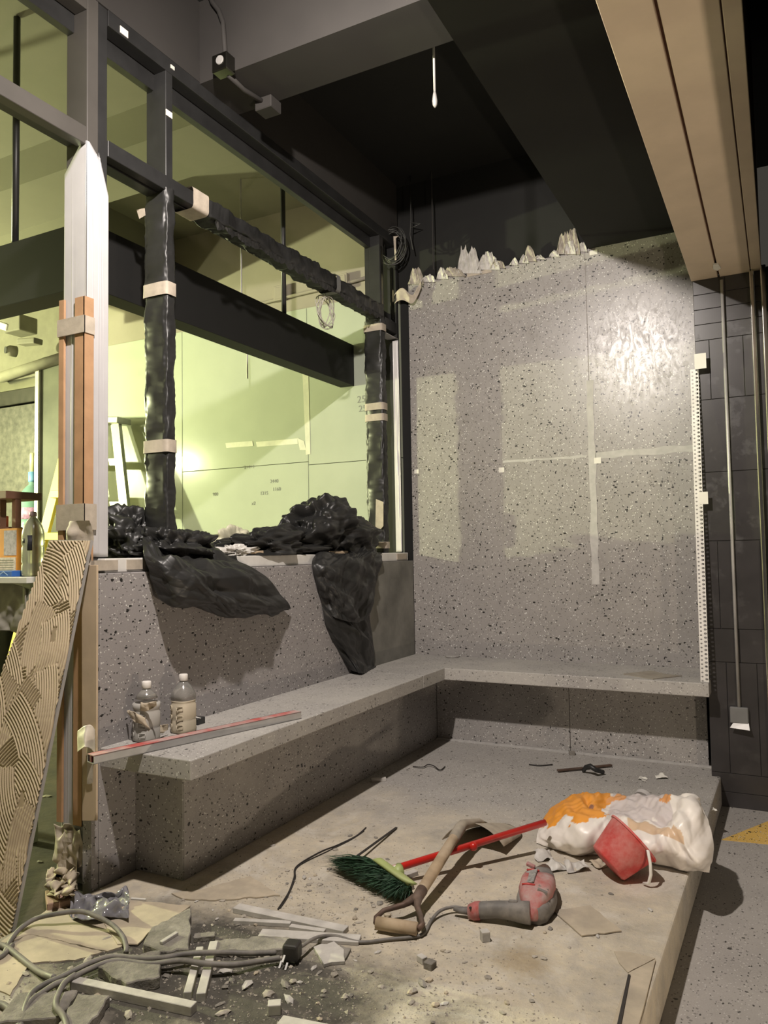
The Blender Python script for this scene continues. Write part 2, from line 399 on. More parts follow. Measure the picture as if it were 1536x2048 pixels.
# perforated corner bead standing on the bench against the panel edge
bead = MB()
nr = 78; wv = .021; pa, pb = at(1417,1360,'y',4.475), at(1394,738,'y',4.56)
hz = (pb[2]-.523)/nr
for i in range(nr):
    z0 = .523+i*hz; yb = 4.475+(4.56-4.475)*(i/nr); xc = -.413
    for k in range(2):
        zc = z0+hz*(.5 if k == 0 else .5); cx = xc+k*wv+wv/2; rad = .0058 if k == 0 else .0078; zc = z0+hz*(.28 if k == 0 else .72)
        sq = [(cx-wv/2,z0),(cx,z0),(cx+wv/2,z0),(cx+wv/2,z0+hz/2),(cx+wv/2,z0+hz),(cx,z0+hz),(cx-wv/2,z0+hz),(cx-wv/2,z0+hz/2)]
        ho = [(cx+rad*math.cos(t), zc+rad*.82*math.sin(t)) for t in [PI*5/4,PI*6/4,PI*7/4,0,PI/4,PI/2,PI*3/4,PI]]
        n0 = [(x, yb, z) for x, z in sq]+[(x, yb, z) for x, z in ho]
        bead.add(n0, [(j,(j+1) % 8,8+(j+1) % 8,8+j) for j in range(8)])
cb = thing('corner_bead', 'white perforated plastic corner strip standing upright at the right edge of the terrazzo wall', 'trim', (-.39,4.475,.522))
bead.build('strip', M_whiteplastic, cb, solid=.0015)
for px, py, s in ((1401,724,1), (1407,997,.8)):
    p = at(px, py, 'y', 4.535); MB().box(p[0]-.03*s, p[0]+.03*s, 4.522, 4.525, p[2]-.04*s, p[2]+.045*s).build('tape_tab', M_paper, cb)['label'] = 'white tape tab holding the strip'
# thin conduit on the tiles with its box
a, b = at(1443,560,'y',4.565), at(1478,1418,'y',4.565)
ct = thing('conduit', 'thin grey vertical conduit on the black tiles ending in a small socket box', 'conduit', tuple(b))
MB().tube([a, b], .0085, 10).build('pipe', M_alu, ct, smooth=True)
MB().box(b[0]-.045, b[0]+.045, 4.55, 4.58, b[2]-.075, b[2]-.01+.02).build('socket_box', M_greyplastic, ct, bevel=.004)
MB().sheet([(b[0]-.047,4.545,b[2]-.10),(b[0]+.05,4.535,b[2]-.105),(b[0]+.045,4.556,b[2]-.072),(b[0]-.03,4.556,b[2]-.075)], (0,-.8,.6), .003).build('cover_plate', M_alu, ct)
# polished door frame uprights at the right edge
dr = strempty('door_1', (0,4.56,-.155), 'polished steel door frame at the right edge')
for (p0, p1, wd, yy) in (((1499,560),(1529,1040),.024,4.56), ((1522,545),(1552,1040),.028,4.50)):
    q0, q1 = at(*p0, 'y', yy), at(*p1, 'y', yy); x = (q0[0]+q1[0])/2
    MB().box(x-wd/2, x+wd/2, yy-.02, yy+.04, -.155, 2.74).build('upright', M_chrome, dr, bevel=.006, seg=3)
MB().box(-.025, .5, 4.535, 4.57, -.155, 2.5).build('door_leaf', mat('grey_door', (.45,.42,.38), .5), dr)
# boarded beam (raw boards on the underside)
bm = strempty('trim_1', (-.2, 2.5, 2.745), 'boxed beam with raw pale boards on its underside')
zb = 2.745
X = lambda px, py: at(px, py, 'z', zb)[0]
x1, x2 = (X(1298,0)+X(1437,545))/2, (X(1300+6,0)+X(1441,545))/2
x3 = (X(1433,0)+X(1505,550))/2; x4 = X(1523,545)
MB().box(-.388, x4, .0, 4.60, zb+.022, 3.9).build('core', M_boardgap, bm)
MB().box(-.392, x1-.001, .0, 4.585, zb, zb+.022).build('board', M_board, bm, bevel=.002)
MB().box(x1+.010, x3-.002, .0, 4.60, zb, zb+.022).build('board', M_board, bm, bevel=.002)
MB().box(x3+.003, x4, .0, 4.61, zb, zb+.022).build('board', M_board, bm, bevel=.002)
q = at(1433,533,'z',zb); MB().sheet([q+np.array(d) for d in ((-.012,-.06,0),(.012,-.05,0),(.02,.02,0),(.0,.05,0),(-.018,.01,0))], (0,0,-1), .008).build('tape_scrap', M_paper, bm)
l = MB().box(.06, .5, .0, 4.5, 2.32, 3.9).build('trim_2', M_ceil_black); struct(l, 'dark block added right of the boarded beam to shade it')  # added block, its lower edge set to shade the beam's right part

# black ceiling: slab, soffit, cross beam, header over the window
l = MB().box(-2.55, 3.2, -3.2, 6, 3.95, 4.1).build('ceiling', M_ceil_black); struct(l, 'black painted ceiling')
l = MB().box(-1.035, -.385, .3, 5.0, 3.197, 3.95).build('trim_3', M_ceil_black); struct(l, 'black dropped soffit left of the boarded beam')
l = MB().box(-2.42, -1.035, 2.81, 3.11, 3.537, 3.95).build('trim_4', M_ceil_grey); struct(l, 'dark grey cross beam under the black ceiling')
l = MB().box(-2.56, -2.42, -1.5, 4.97, 3.545, 4.1).build('trim_5', M_ceil_grey); struct(l, 'dark grey header above the window frame')

# low wall under the window with its backrest cladding
wl = strempty('wall_left', (-2.4, 3.5, 0), 'low wall under the window clad in terrazzo as the backrest')
MB().box(-2.50, -2.362, 2.14, 4.97, -.155, 1.165).build('core', M_conc, wl)
MB().box(-2.37, -2.34, 2.128, 4.315, -.03, 1.185).build('panel', M_back, wl, bevel=.003, seg=2)
MB().box(-2.37, -2.341, 4.318, 4.97, .50, 1.185).build('panel', M_conc, wl, bevel=.003, seg=2)['label'] = 'unpolished concrete end panel'
MB().box(-2.39, -2.341, 2.092, 2.126, -.03, 1.18).build('end_strip', M_back, wl, bevel=.002)
MB().box(-2.50, -2.36, 2.13, 4.97, 1.165, 1.185).build('cap', M_back, wl)

# corner bench
bn = thing('corner_bench', 'L-shaped speckled grey terrazzo bench built along the left wall and back wall', 'bench', (-2.1,3.5,0))
MB().box(-2.34, -1.89, 2.13, 4.12, .449, .522).build('seat_slab', M_seat, bn, bevel=.004, seg=2)
MB().box(-2.34, -1.89, 4.122, 4.44, .449, .522).build('seat_slab', M_seat, bn, bevel=.002)
MB().box(-2.34, -.37, 4.441, 4.97, .449, .522).build('seat_slab', M_seat, bn, bevel=.004, seg=2)
yj = at(596,1550,'x',-2.09)[1]
for y0, y1 in ((2.316, yj-.001), (yj+.001, 4.0), (4.003, 4.97)):
    MB().box(-2.112, -2.09, y0, y1, 0, .449).build('base_panel', M_bench, bn, bevel=.0012)
MB().box(-2.34, -2.094, 2.312, 2.33, 0, .449).build('base_panel', M_bench, bn, bevel=.0012)
MB().box(-2.087, -1.2, 4.76, 4.785, .0, .449).build('base_panel', M_bench, bn, bevel=.0012)
MB().box(-1.197, -.412, 4.76, 4.785, .0, .449).build('base_panel', M_bench, bn, bevel=.0012)
ragged(-2.325,-2.20,.07,.43,9,.02,False,8,y=2.312,t=.001).build('grout_smear', M_smear, bn) if False else None
MB().box(-2.085, -.345, 4.735, 4.76, 0, .008).build('mortar_bed', M_smear, bn)

# ---------------------------------------------------------------- window frame between the rooms
wf = strempty('window_1', (-2.48,3.5,1.185), 'unglazed black steel window frame above the low wall')
XF = -2.42
MB().box(-2.54, XF, 2.130, 2.188, -.05, 3.545).build('corner_post', M_postgrey, wf, bevel=.004, seg=2)['label'] = 'grey steel corner post'
MB().box(-2.53, XF-.006, 2.189, 2.24, 1.18, 3.545).build('side_bar', M_frame, wf, bevel=.002)
MB().box(-2.49, XF, 2.24, 4.97, 3.476, 3.545).build('top_rail', M_frame, wf, bevel=.002)
MB().box(-2.535, -2.495, 2.24, 4.97, 3.40, 3.545).build('glazing_bar', M_frame, wf, bevel=.002)
RAIL = MB().box(-2.467, XF, 2.24, 4.682, 2.912, 2.982).build('middle_rail', M_frame, wf, bevel=.002)
MB().box(-2.535, -2.47, 2.24, 4.97, 2.905, 2.985).build('glazing_bar', M_frame, wf, bevel=.002)
MUL = []
for yy, y2 in ((2.578,2.622), (4.682,4.736)):
    MUL.append(MB().box(-2.507, XF-.001, yy, y2, 1.185, 3.476).build('mullion', M_frame, wf, bevel=.002))
    MB().box(-2.545, -2.508, yy+.005, y2-.005, 1.185, 3.476).build('glazing_bar', M_frame, wf, bevel=.002)
# frame goes on towards the viewer past the corner post
MB().box(-2.47, XF-.002, .3, 2.13, 2.912, 2.985).build('middle_rail', M_postgrey, wf, bevel=.002)
MB().box(-2.535, -2.472, .3, 2.13, 2.93, 2.98).build('glazing_bar', M_frame, wf, bevel=.002)
MB().box(-2.49, XF-.002, .3, 2.13, 3.476, 3.545).build('top_rail', M_postgrey, wf, bevel=.002)
MB().box(-2.535, -2.495, .3, 2.13, 3.40, 3.545).build('glazing_bar', M_frame, wf, bevel=.002)
# narrow end light next to the back wall: far jamb, bars and upper bars
MB().box(-2.535, XF, 4.93, 4.968, 1.185, 3.476).build('side_bar', M_frame, wf, bevel=.002)
MB().box(-2.50, XF, 4.74, 4.93, 2.83, 2.91).build('middle_rail', M_frame, wf, bevel=.002)
MB().box(XF-.012, XF+.004, 4.695, 4.715, 2.92, 3.40).build('upright_strip', M_steel, wf)
MB().box(XF-.012, XF+.004, 4.86, 4.885, 2.92, 3.30).build('upright_strip', M_steel, wf)
# white sill profile
MB().box(-2.51, -2.378, 2.19, 4.965, 1.186, 1.243).build('sill', M_whiteplastic, wf, bevel=.004, seg=2)

# protective film over corner post: vertical wrinkles as relief
M_film_clear = mat('translucent_film', (.66,.64,.64), .25, var=.05, alpha=1)
def film(name, p0, uvec, vvec, nrm, W, H, seed, mat_, amp=.004, nu=46, nv=90, topcut=None, streaks=9):
    streaks = max(3, streaks//2); r = np.random.RandomState(seed); P = np.zeros((nv, nu, 3)); p0 = np.array(p0, float)
    uvec = np.array(uvec, float); vvec = np.array(vvec, float); nrm = np.array(nrm, float)
    cs = [(r.uniform(0,1), r.uniform(.010,.035), r.uniform(.3,1)*amp*1.5, r.uniform(0,1), r.uniform(.03,.25)) for _ in range(streaks*3)]
    for i in range(nv):
        v = i/(nv-1)
        for j in range(nu):
            u = j/(nu-1); h = 0
            for c, wd, a, vc, vl in cs:
                h += a*max(0, 1-abs(u-c-.02*math.sin(v*9+c*20))/wd)*(math.exp(-((v-vc)/vl)**2))
            vv = v*H
            if topcut is not None: vv = v*(H-topcut(u))
            P[i, j] = p0+uvec*u*W+vvec*vv+nrm*(h+.0035)
    return MB().grid(P).build(name, mat_, wf, smooth=True, solid=.001)
zf = at(174,282,'x',XF)[2]
film('protective_film', (-2.545,2.13,.0), (1,0,0), (0,0,1), (0,-1,0), .127, zf, 3, M_white_film, .0022, topcut=lambda u: .11*max(0, 1-u/.75), streaks=8)['label'] = 'white protective film over corner post'
film('protective_film', (XF,2.128,1.25), (0,1,0), (0,0,1), (1,0,0), .062, zf-1.25, 4, M_white_film, .002, topcut=lambda u: .06*max(0, u-.2))['label'] = 'white protective film over corner post'
film('protective_film', (XF-.004,2.19,1.25), (0,1,0), (0,0,1), (1,0,0), .052, zf-1.27, 5, M_white_film, .0018, topcut=lambda u: .16*u)['label'] = 'white protective film over corner post'
FX = at(788,838,'y',4.925)[0]
film('protective_film', (FX,4.926,1.25), (1,0,0), (0,0,1), (0,-1,0), -2.405-FX, 1.53, 6, M_film_clear, .005, streaks=6)['label'] = 'white protective film beside back wall'
film('protective_film', (-2.50,4.74,2.80), (0,1,0), (1,0,0), (0,0,-1), .22, .085, 9, M_white_film, .002, nu=10, nv=8)
# brown cardboard edge guards on the corner post
def zy(px, py, y): return at(px, py, 'y', y)[2]
zc = zy(141,598,2.12)
MB().box(-2.556, -2.528, 2.112, 2.122, .22, zc).build('edge_guard', M_cardboard, wf)
zc = zy(174,592,2.12)
MB().box(-2.466, -2.412, 2.113, 2.121, .22, zc).box(-2.418, -2.410, 2.113, 2.158, .22, zc).build('edge_guard', M_cardboard, wf)
for pa, pb, x0, x1, y1 in ((634,668,-2.56,-2.406,2.16), (1008,1060,-2.56,-2.404,2.17)):
    MB().box(x0, x1, 2.106, 2.112, zy(150,pb,2.11), zy(150,pa,2.11)).box(x1-.006, x1, 2.107, y1, zy(150,pb,2.11), zy(150,pa,2.11)).build('tape_band', M_mask, wf)
# ---------------------------------------------------------------- crumpled sheet generators
def crumple(U, V, seed, n=11, f0=1.6, f1=7.0):
    """sum of randomly turned creases; U,V arrays in metres-ish units"""
    r = np.random.RandomState(seed); h = np.zeros_like(U)
    for i in range(n):
        th = r.uniform(0, PI); f = f0*(f1/f0)**(i/(n-1)); ph = r.uniform(0, 1)
        t = (U*math.cos(th)+V*math.sin(th))*f+ph+.35*np.sin((U*math.sin(th*1.7)-V*math.cos(th))*f*1.3+ph*9)
        tri = np.abs((t % 1.0)-.5)*2
        h += (tri**1.0-.5)*(f0/f)**.9
    return h
def catmull(R, n):
    R = np.asarray(R, float); k = len(R); out = []
    for t in np.linspace(0, k-1, n):
        i = min(int(t), k-2); f = t-i
        p0, p1, p2, p3 = R[max(i-1,0)], R[i], R[i+1], R[min(i+2,k-1)]
        out.append(.5*((2*p1)+(-p0+p2)*f+(2*p0-5*p1+4*p2-p3)*f*f+(-p0+3*p1-3*p2+p3)*f**3))
    return np.array(out)
def patch(rows, nu=70, nv=60, amp=.02, seed=1, n=11, f0=1.6, f1=8, edge=.35, flip=1, scale=1.0):
    """rows: control lattice of 3-D points -> smooth patch, then creased along its normal"""
    A = np.array([catmull(r, nu) for r in rows]); A = np.transpose(catmull(A.reshape(len(rows), -1), nv).reshape(nv, nu, 3), (0,1,2))
    du = np.gradient(A, axis=1); dv = np.gradient(A, axis=0); N = np.cross(du, dv); N /= (np.linalg.norm(N, axis=2, keepdims=True)+1e-9)
    lu = np.cumsum(np.linalg.norm(du, axis=2).mean(0)); lv = np.cumsum(np.linalg.norm(dv, axis=2).mean(1))
    U, V = np.meshgrid(lu*3*scale, lv*3*scale)
    h = crumple(U, V, seed, n, f0, f1)
    e = np.minimum(np.minimum(np.linspace(0,1,nu)[None,:], 1-np.linspace(0,1,nu)[None,:])*6, 1); e2 = np.minimum(np.minimum(np.linspace(0,1,nv)[:,None], 1-np.linspace(0,1,nv)[:,None])*6, 1)
    k = edge+(1-edge)*np.minimum(e, e2)
    return A+N*(h*amp*k*flip)[:,:,None]
def onwall(P):
    """keep draped sheets outside the low wall and the sill"""
    P[...,0] = np.where(P[...,2] < 1.188, np.maximum(P[...,0], -2.336), np.where(P[...,2] < 1.245, np.maximum(P[...,0], -2.374), P[...,0])); return P
def PX(rows, ax='x'): return [[at(a, b, ax, c) for a, b, c in r] for r in rows]
def blob(c, rad, seed, amp=.15, nu=60, nv=36, rot=0, flat=None, f1=7, tilt=0):
    """creased lump, e.g. a stuffed bag"""
    P = np.zeros((nv, nu, 3)); th = np.linspace(0, 2*PI, nu, endpoint=False); ph = np.linspace(.02, PI-.02, nv)
    T, F = np.meshgrid(th, ph)
    D = np.stack([np.sin(F)*np.cos(T), np.sin(F)*np.sin(T), np.cos(F)], -1)
    h = np.zeros_like(T); r = np.random.RandomState(seed)
    for i in range(12):
        d = r.normal(size=3); d /= np.linalg.norm(d); f = .9*(f1/.9)**(i/11); p = r.uniform(); d2 = r.normal(size=3)
        t = (D@d)*f+p+.3*np.sin(D@d2*f*1.5+p*7); h += (np.sin(2*PI*t)*.5*(.9/f)**.8 if i < 4 else (.5-np.abs((t % 1)-.5)*2)*1.15*(.9/f)**.8)
    R = 1+amp*h
    P = D*R[:,:,None]*np.array(rad)
    c_, s_ = math.cos(rot), math.sin(rot)
    ct, st = math.cos(tilt), math.sin(tilt)
    X = P[...,0]*ct+P[...,2]*st; Z = -P[...,0]*st+P[...,2]*ct; Y = P[...,1]
    P = np.stack([X*c_-Y*s_, X*s_+Y*c_, Z], -1)+np.array(c)
    if flat is not None: P[...,2] = np.where(P[...,2] < flat, flat+(P[...,2]-flat)*.04, P[...,2])
    return P
def blobmesh(*a, **k):
    P = blob(*a, **k); m = MB().grid(P, closed_u=True); nv, nu = P.shape[:2]
    m.f += [tuple(range(nu))[::-1], tuple(range((nv-1)*nu, nv*nu))]
    return m

# ---------------------------------------------------------------- black plastic wrapped round the bars
def wrapbar(a, b, w, h, seed, up, amp=.006, n=150, k=28, pad=.006, bulge=.5):
    """sleeve of creased plastic around a bar from a to b (w along side, h along up)"""
    a = np.array(a, float); b = np.array(b, float); d = b-a; L = np.linalg.norm(d); d /= L
    up = np.array(up, float); s = np.cross(d, up); s /= np.linalg.norm(s)
    P = np.zeros((n, k, 3)); q = 6
    ang = np.linspace(0, 2*PI, k, endpoint=False)
    cx = np.sign(np.cos(ang))*np.abs(np.cos(ang))**(1/q*2); cy = np.sign(np.sin(ang))*np.abs(np.sin(ang))**(1/q*2)
    sm = np.linspace(0, 1, n)
    per = np.concatenate([[0], np.cumsum(np.hypot(np.diff(cx)*w, np.diff(cy)*h))])
    U, V = np.meshgrid(per*9+.0, sm*L*3.2)
    hh = crumple(U+.35*V, V, seed, 14, 1.6, 16)
    r = np.random.RandomState(seed+5); low = np.interp(sm, np.linspace(0,1,16), r.uniform(-1,1,16))
    for i in range(n):
        for j in range(k):
            e = hh[i,j]*amp+bulge*amp*low[i]
            P[i,j] = a+d*L*sm[i]+s*cx[j]*(w/2+pad+e)+up*cy[j]*(h/2+pad+e)
    return MB().grid(P, closed_u=True)
def band(a, b, w, h, up, mat_, parent, name='tape_band', pad=.012):
    wrapbar(a, b, w, h, 1, up, amp=.0008, n=4, k=36, pad=pad, bulge=0).build(name, mat_, parent, smooth=True)
zx = lambda px, py: at(px, py, 'x', XF)[2]
yxv = lambda px, py: at(px, py, 'x', XF)[1]
# near mullion
pc = (-2.481, 2.60); zt_ = zy(330,375,2.578)
wrapbar((pc[0],pc[1],1.20), (pc[0],pc[1],zt_), .128, .05, 11, (0,1,0), amp=.0042, n=320).build('plastic_wrap', M_blackplastic, MUL[0], smooth=True)['label'] = 'black plastic wrapped round mullion'
for p0, p1 in ((566,592), (880,905)):
    band((pc[0],pc[1],zy(320,p1,2.578)), (pc[0],pc[1],zy(320,p0,2.578)), .128, .05, (0,1,0), M_mask, MUL[0])
# far mullion
pf = (-2.482, 4.709); z2 = zy(750,640,4.68)
wrapbar((pf[0],pf[1],1.20), (pf[0],pf[1],z2), .128, .058, 12, (0,1,0), amp=.0042, n=260).build('plastic_wrap', M_blackplastic, MUL[1], smooth=True)['label'] = 'black plastic wrapped round mullion'
for p0, p1 in ((648,662), (806,820), (828,842), (1084,1097)):
    band((pf[0],pf[1],zy(752,p1,4.68)), (pf[0],pf[1],zy(752,p0,4.68)), .128, .058, (0,1,0), M_mask, MUL[1])
q0 = zy(752,1058,4.67); MB().sheet([at(x, y, 'y', 4.655) for x, y in ((752,998),(767,1004),(767,1052),(760,1060),(751,1058))], (0,-1,0), .002).build('tape_patch', M_mask, wf)
# middle rail
y0, y1 = yxv(400,395), 4.70
wrapbar((-2.466,y0,2.945), (-2.466,y1,2.935), .105, .085, 14, (0,0,1), amp=.0065, n=300, bulge=1.0).build('plastic_wrap', M_blackplastic, RAIL, smooth=True)['label'] = 'black plastic wrapped round middle rail'
# ragged hem hanging under the rail
r = random.Random(5); P = [[], [], []]
for i in range(130):
    f = i/129; y = y0+.1+(y1-y0-.12)*f
    d = .012+.03*abs(math.sin(i*.33+math.sin(i*.11)*2))*r.uniform(.5,1)
    for k in range(3): P[k].append((XF+.012-.004*k+r.uniform(-.004,.004), y, 2.895-d*k/2))
MB().grid(P).build('plastic_hem', M_blackplastic, RAIL)
band((-2.466,yxv(395,395)-.05,2.945), (-2.466,yxv(412,395),2.945), .105, .085, (0,0,1), M_mask, wf)
band((-2.466,yxv(668,570),2.94), (-2.466,yxv(676,574),2.94), .106, .086, (0,0,1), M_greyplastic, wf, pad=.014)
for px, py, s in ((248,64,.022), (338,228,.02), (345,135,.012)):
    p = at(px, py, 'x', XF+.001); 
    MB().box(XF, XF+.003, p[1]-s, p[1]+s, p[2]-s*.7, p[2]+s*.7).build('tape_scrap', M_paper, wf)
p = at(283,425,'y',2.57); MB().sheet([p+np.array(d) for d in ((-.03,0,.02),(.02,0,.015),(.025,0,-.02),(-.012,0,-.028))], (0,-1,0), .002).build('tape_scrap', M_mask, wf)
# masking tape on the sill and the white end pieces
for (y0_, y1_) in ((2.13,2.25), (2.30,2.40), (4.78,4.93)):
    MB().box(-2.40, -2.372, y0_, y1_, 1.196, 1.236).build('tape_patch', M_mask, wf)
# masking tape bands and peeling bits at the foot of the corner post
P = patch([[(-2.560+.030*j, 2.106+.008*math.sin(j*2.3+i*1.1), .215-.035*i-.012*math.sin(j*1.9)) for j in range(6)] for i in range(5)], 40, 34, .010, 36, f0=2)
MB().grid(P).build('tape_band', M_mask, wf, smooth=True, solid=.001)
P = patch([[(-2.556+.026*j, 2.108+.012*math.sin(j*1.7+i), .20-.055*i) for j in range(6)] for i in range(5)], 20, 16, .010, 31)
MB().grid(P).build('loose_tape', M_mask, wf)
for n_, (cx, cz, s, sd) in enumerate(((-2.405,1.13,.05,41), (-2.41,1.33,.05,42), (-2.425,1.245,.05,43))):
    P = patch([[(cx+(j-1.5)*s*.7, 2.095-.02*math.sin(j+i), cz+(1.5-i)*s*.8) for j in range(4)] for i in range(4)], 14, 14, .012, sd)
    MB().grid(P).build('loose_tape', M_mask, wf, smooth=True)

# ================================================================ KITCHEN SIDE beyond the window
wk = strempty('wall_far', (-4.5,4.97,0), 'kitchen wall clad in pale glossy sheet panels under bare plaster')
MB().box(-5.96, -2.46, 5.0, 5.2, -.05, 4.1).build('plaster', M_plaster, wk)
for x0, x1, z0, z1 in ((-5.96,-4.492,-.05,3.165), (-4.488,-3.222,-.05,1.955), (-3.218,-2.42,-.05,1.93), (-4.488,-3.222,1.959,3.165), (-3.218,-2.42,1.934,3.165)):
    MB().box(x0, x1, 4.97, 5.0, z0, z1).build('panel', M_gpanel, wk, bevel=.0015)
M_ktape = mat('clear_tape', (.62,.62,.50), .5)
def wtape(pts, lab=None):
    o = MB().sheet([at(a, b, 'y', 4.969) for a, b in pts], (0,-1,0), .0015).build('tape_strip', M_ktape, wk)
wtape([(605,745),(617,750),(621,908),(612,910)]); wtape([(451,886),(505,882),(507,892),(453,896)]); wtape([(512,884),(595,877),(596,888),(514,894)]); wtape([(595,876),(608,882),(612,900),(600,900)])
def text3(s, px, py, h, parent, matr, name='pencil_marks'):
    cu = bpy.data.curves.new('t', 'FONT'); cu.body = s; cu.size = h; cu.extrude = .0003; cu.resolution_u = 2
    o = bpy.data.objects.new('t', cu); COL.objects.link(o); bpy.context.view_layer.update()
    dg = bpy.context.evaluated_depsgraph_get(); me = bpy.data.meshes.new_from_object(o.evaluated_get(dg)); bpy.data.objects.remove(o)
    return me
def wall_text(s, px, py, y, h, parent, matr, name='pencil_marks', slant=0):
    me = text3(s, px, py, h, parent, matr); p = at(px, py, 'y', y)
    ob = bpy.data.objects.new(name, me); me.materials.clear(); me.materials.append(matr); COL.objects.link(ob); ob.parent = parent
    pl = parent.get('_o'); ob.location = (p[0]-pl[0], p[1]-pl[1], p[2]-pl[2]); ob.rotation_euler = (PI/2, slant, 0)
    return ob
M_pencil = mat('pencil', (.22,.23,.20), .8)
wall_text('251', 714, 806, 4.9685, .075, wk, M_pencil); wall_text('250', 717, 824, 4.9685, .07, wk, M_pencil)
for i, (px, py) in enumerate(((488,938),(520,990),(545,982),(425,992),(503,1010),(540,966))): wall_text(('2+4+1','1215','1160','980','x2','2440')[i], px, py, 4.9685, .04, wk, M_pencil)
# return at the left end and inner kitchen wall
l = MB().box(-9.5, -6.27, 6.4, 6.6, -.05, 4.1).build('wall_inner', M_steel_dark); struct(l, 'stained steel back wall of the inner kitchen')
l = MB().box(-9.6, -9.5, -3.2, 6.5, -.05, 4.1).build('wall_far_left', M_lceil); struct(l)
l = MB().box(-9.5, -2.56, -3.2, -3.1, -.05, 4.1).build('wall_front', M_plaster); struct(l)
l = MB().box(-9.5, -2.56, -3.2, 6.5, 4.0, 4.15).build('ceiling', M_lceil); struct(l, 'cream plaster ceiling of the kitchen')
zb2 = zy(250,296,3.37)
l = MB().box(-9.5, -2.56, 3.37, 3.85, zb2, 4.0).build('trim_6', M_lceil); struct(l, 'cream plaster beam across the kitchen ceiling')
l = MB().box(-9.5, -5.96, 4.95, 5.25, 3.0, 4.0).build('trim_8', mat('darkened_lintel', (.15,.142,.10), .85)); struct(l, 'cream plaster lintel over the kitchen opening')  # plaster colour darkened to offset the bright kitchen lamp
l = MB().box(-5.1, -4.6, 3.85, 5.0, 3.45, 4.0).build('trim_7', M_lceil); struct(l, 'short cream plaster beam running to kitchen wall')
# hanging black fascia
hf = thing('hanging_fascia', 'matt black box fascia hung on rods inside the kitchen', 'signboard', (-2.86,3.7,2.5))
M_fascia = mat('matt_black_board', (.0032,.0032,.003), .7, var=.2)
MB().box(-2.92, -2.80, 2.46, 4.965, 2.50, 2.81).build('panel', M_fascia, hf, bevel=.002)
MB().box(-6.6, -2.921, 2.46, 2.60, 2.50, 2.81).build('panel', M_fascia, hf, bevel=.002)
for x, y in ((-3.345,2.50), (-2.86,4.14), (-5.2,2.5)):
    MB().tube([(x,y,2.80),(x,y,3.995)], .017, 10).build('rod', M_frame, hf, smooth=True)
# thin rods and conduits on the far wall
pp = thing('conduit_pipe', 'cream conduit pipe with junction boxes along the plaster above the wall panels', 'pipe', (-3.3,4.96,3.3))
a, b = at(540,596,'y',4.985), at(640,578,'y',4.985)
MB().tube([at(300,655,'y',4.98), at(530,605,'y',4.98), at(575,594,'y',4.98), at(690,567,'y',4.98), at(745,552,'y',4.98)], .014, 8).build('pipe', M_plaster, pp, smooth=True)
for px, py in ((558,586), (683,563)):
    p = at(px, py, 'y', 4.96); MB().box(p[0]-.05, p[0]+.05, 4.955, 5.0, p[2]-.06, p[2]+.06).box(p[0]-.036, p[0]+.036, 4.951, 4.957, p[2]-.046, p[2]+.046).build('junction_box', M_plaster, pp, bevel=.004)
for i, (pa, pb, yy, lab) in enumerate((((485,430),(483,590),4.4,'thin pale threaded rod hanging behind the wrapped rail'), ((495,712),(495,757),4.6,'short thin rod end hanging below the black fascia'))):
    q0, q1 = at(*pa, 'y', yy), at(*pb, 'y', yy)
    o = MB().tube([(q1[0],yy,q1[2]), (q1[0],yy,3.995 if i == 0 else 2.9)], .006, 6).build('hanging_rod', M_alu); tag(o, lab, 'rod')
# coil of pale cable hanging on the rail
m = MB(); cpos = at(655,620,'x',-2.47); r = random.Random(3)
for k in range(6):
    ra, rb = .085+r.uniform(-.018,.012), .10+r.uniform(-.015,.012)*1.2
    pts = [(cpos[0]-.03+.02*math.sin(t*2+k)+.006*k, cpos[1]+ra*math.cos(t)+.10*0, cpos[2]-.0+rb*math.sin(t)-.02*k/6) for t in np.linspace(0, 2*PI, 26)]
    m.tube(pts, .0035, 6)
tag(m.build('cable_coil', mat('pale_cable', (.42,.40,.34), .6), smooth=True), 'pale thin cable coiled and hung under the wrapped middle rail', 'cable')
# dark cable coil by the top of the back wall
m = MB(); cpos = at(792,497,'y',4.9); r = random.Random(4)
for k in range(7):
    ra, rb = .10+r.uniform(-.022,.012), .135+r.uniform(-.03,.012)
    pts = [(cpos[0]+ra*math.cos(t)+.012*math.sin(k*2), 4.86+.02*math.sin(t*2+k)-.006*k, cpos[2]+rb*math.sin(t)-.02*math.sin(k)) for t in np.linspace(0, 2*PI, 26)]
    m.tube(pts, .0035, 6)
p = at(822,440,'y',4.88); m.tube([(p[0],p[1],3.95), p, at(820,470,'y',4.88), at(826,500,'y',4.88)], .004, 6); m.tube([p+np.array((0,0,-.02)), at(840,448,'y',4.88), at(822,456,'y',4.88)], .005, 6)
tag(m.build('cable_coil', mat('black_cable', (.055,.055,.05), .5), smooth=True), 'dark thin cable coiled beside the black mullion top at back wall corner', 'cable')
p = at(791,500,'y',4.84); tag(MB().sheet([at(787,473,'y',4.84), at(797,472,'y',4.84), at(792,477,'y',4.84), at(793,520,'y',4.84), at(790,521,'y',4.84)], (0,-1,0), .003).build('tape_strip', M_mask), 'narrow strip of masking tape hanging inside the dark cable coil', 'tape')
P = patch([[at(x, y+dy, 'y', 4.93) for x, y, dy in ((781,605,d*8),(792,585,d*10),(806,576,d*12),(826,590,d*8),(842,560,d*8))] for d in (0,1,2)], 30, 12, .01, 9)
tag(MB().grid(P).build('loose_tape', M_mask, smooth=True, solid=.001), 'twisted masking tape peeling across the top left corner of back wall', 'tape')

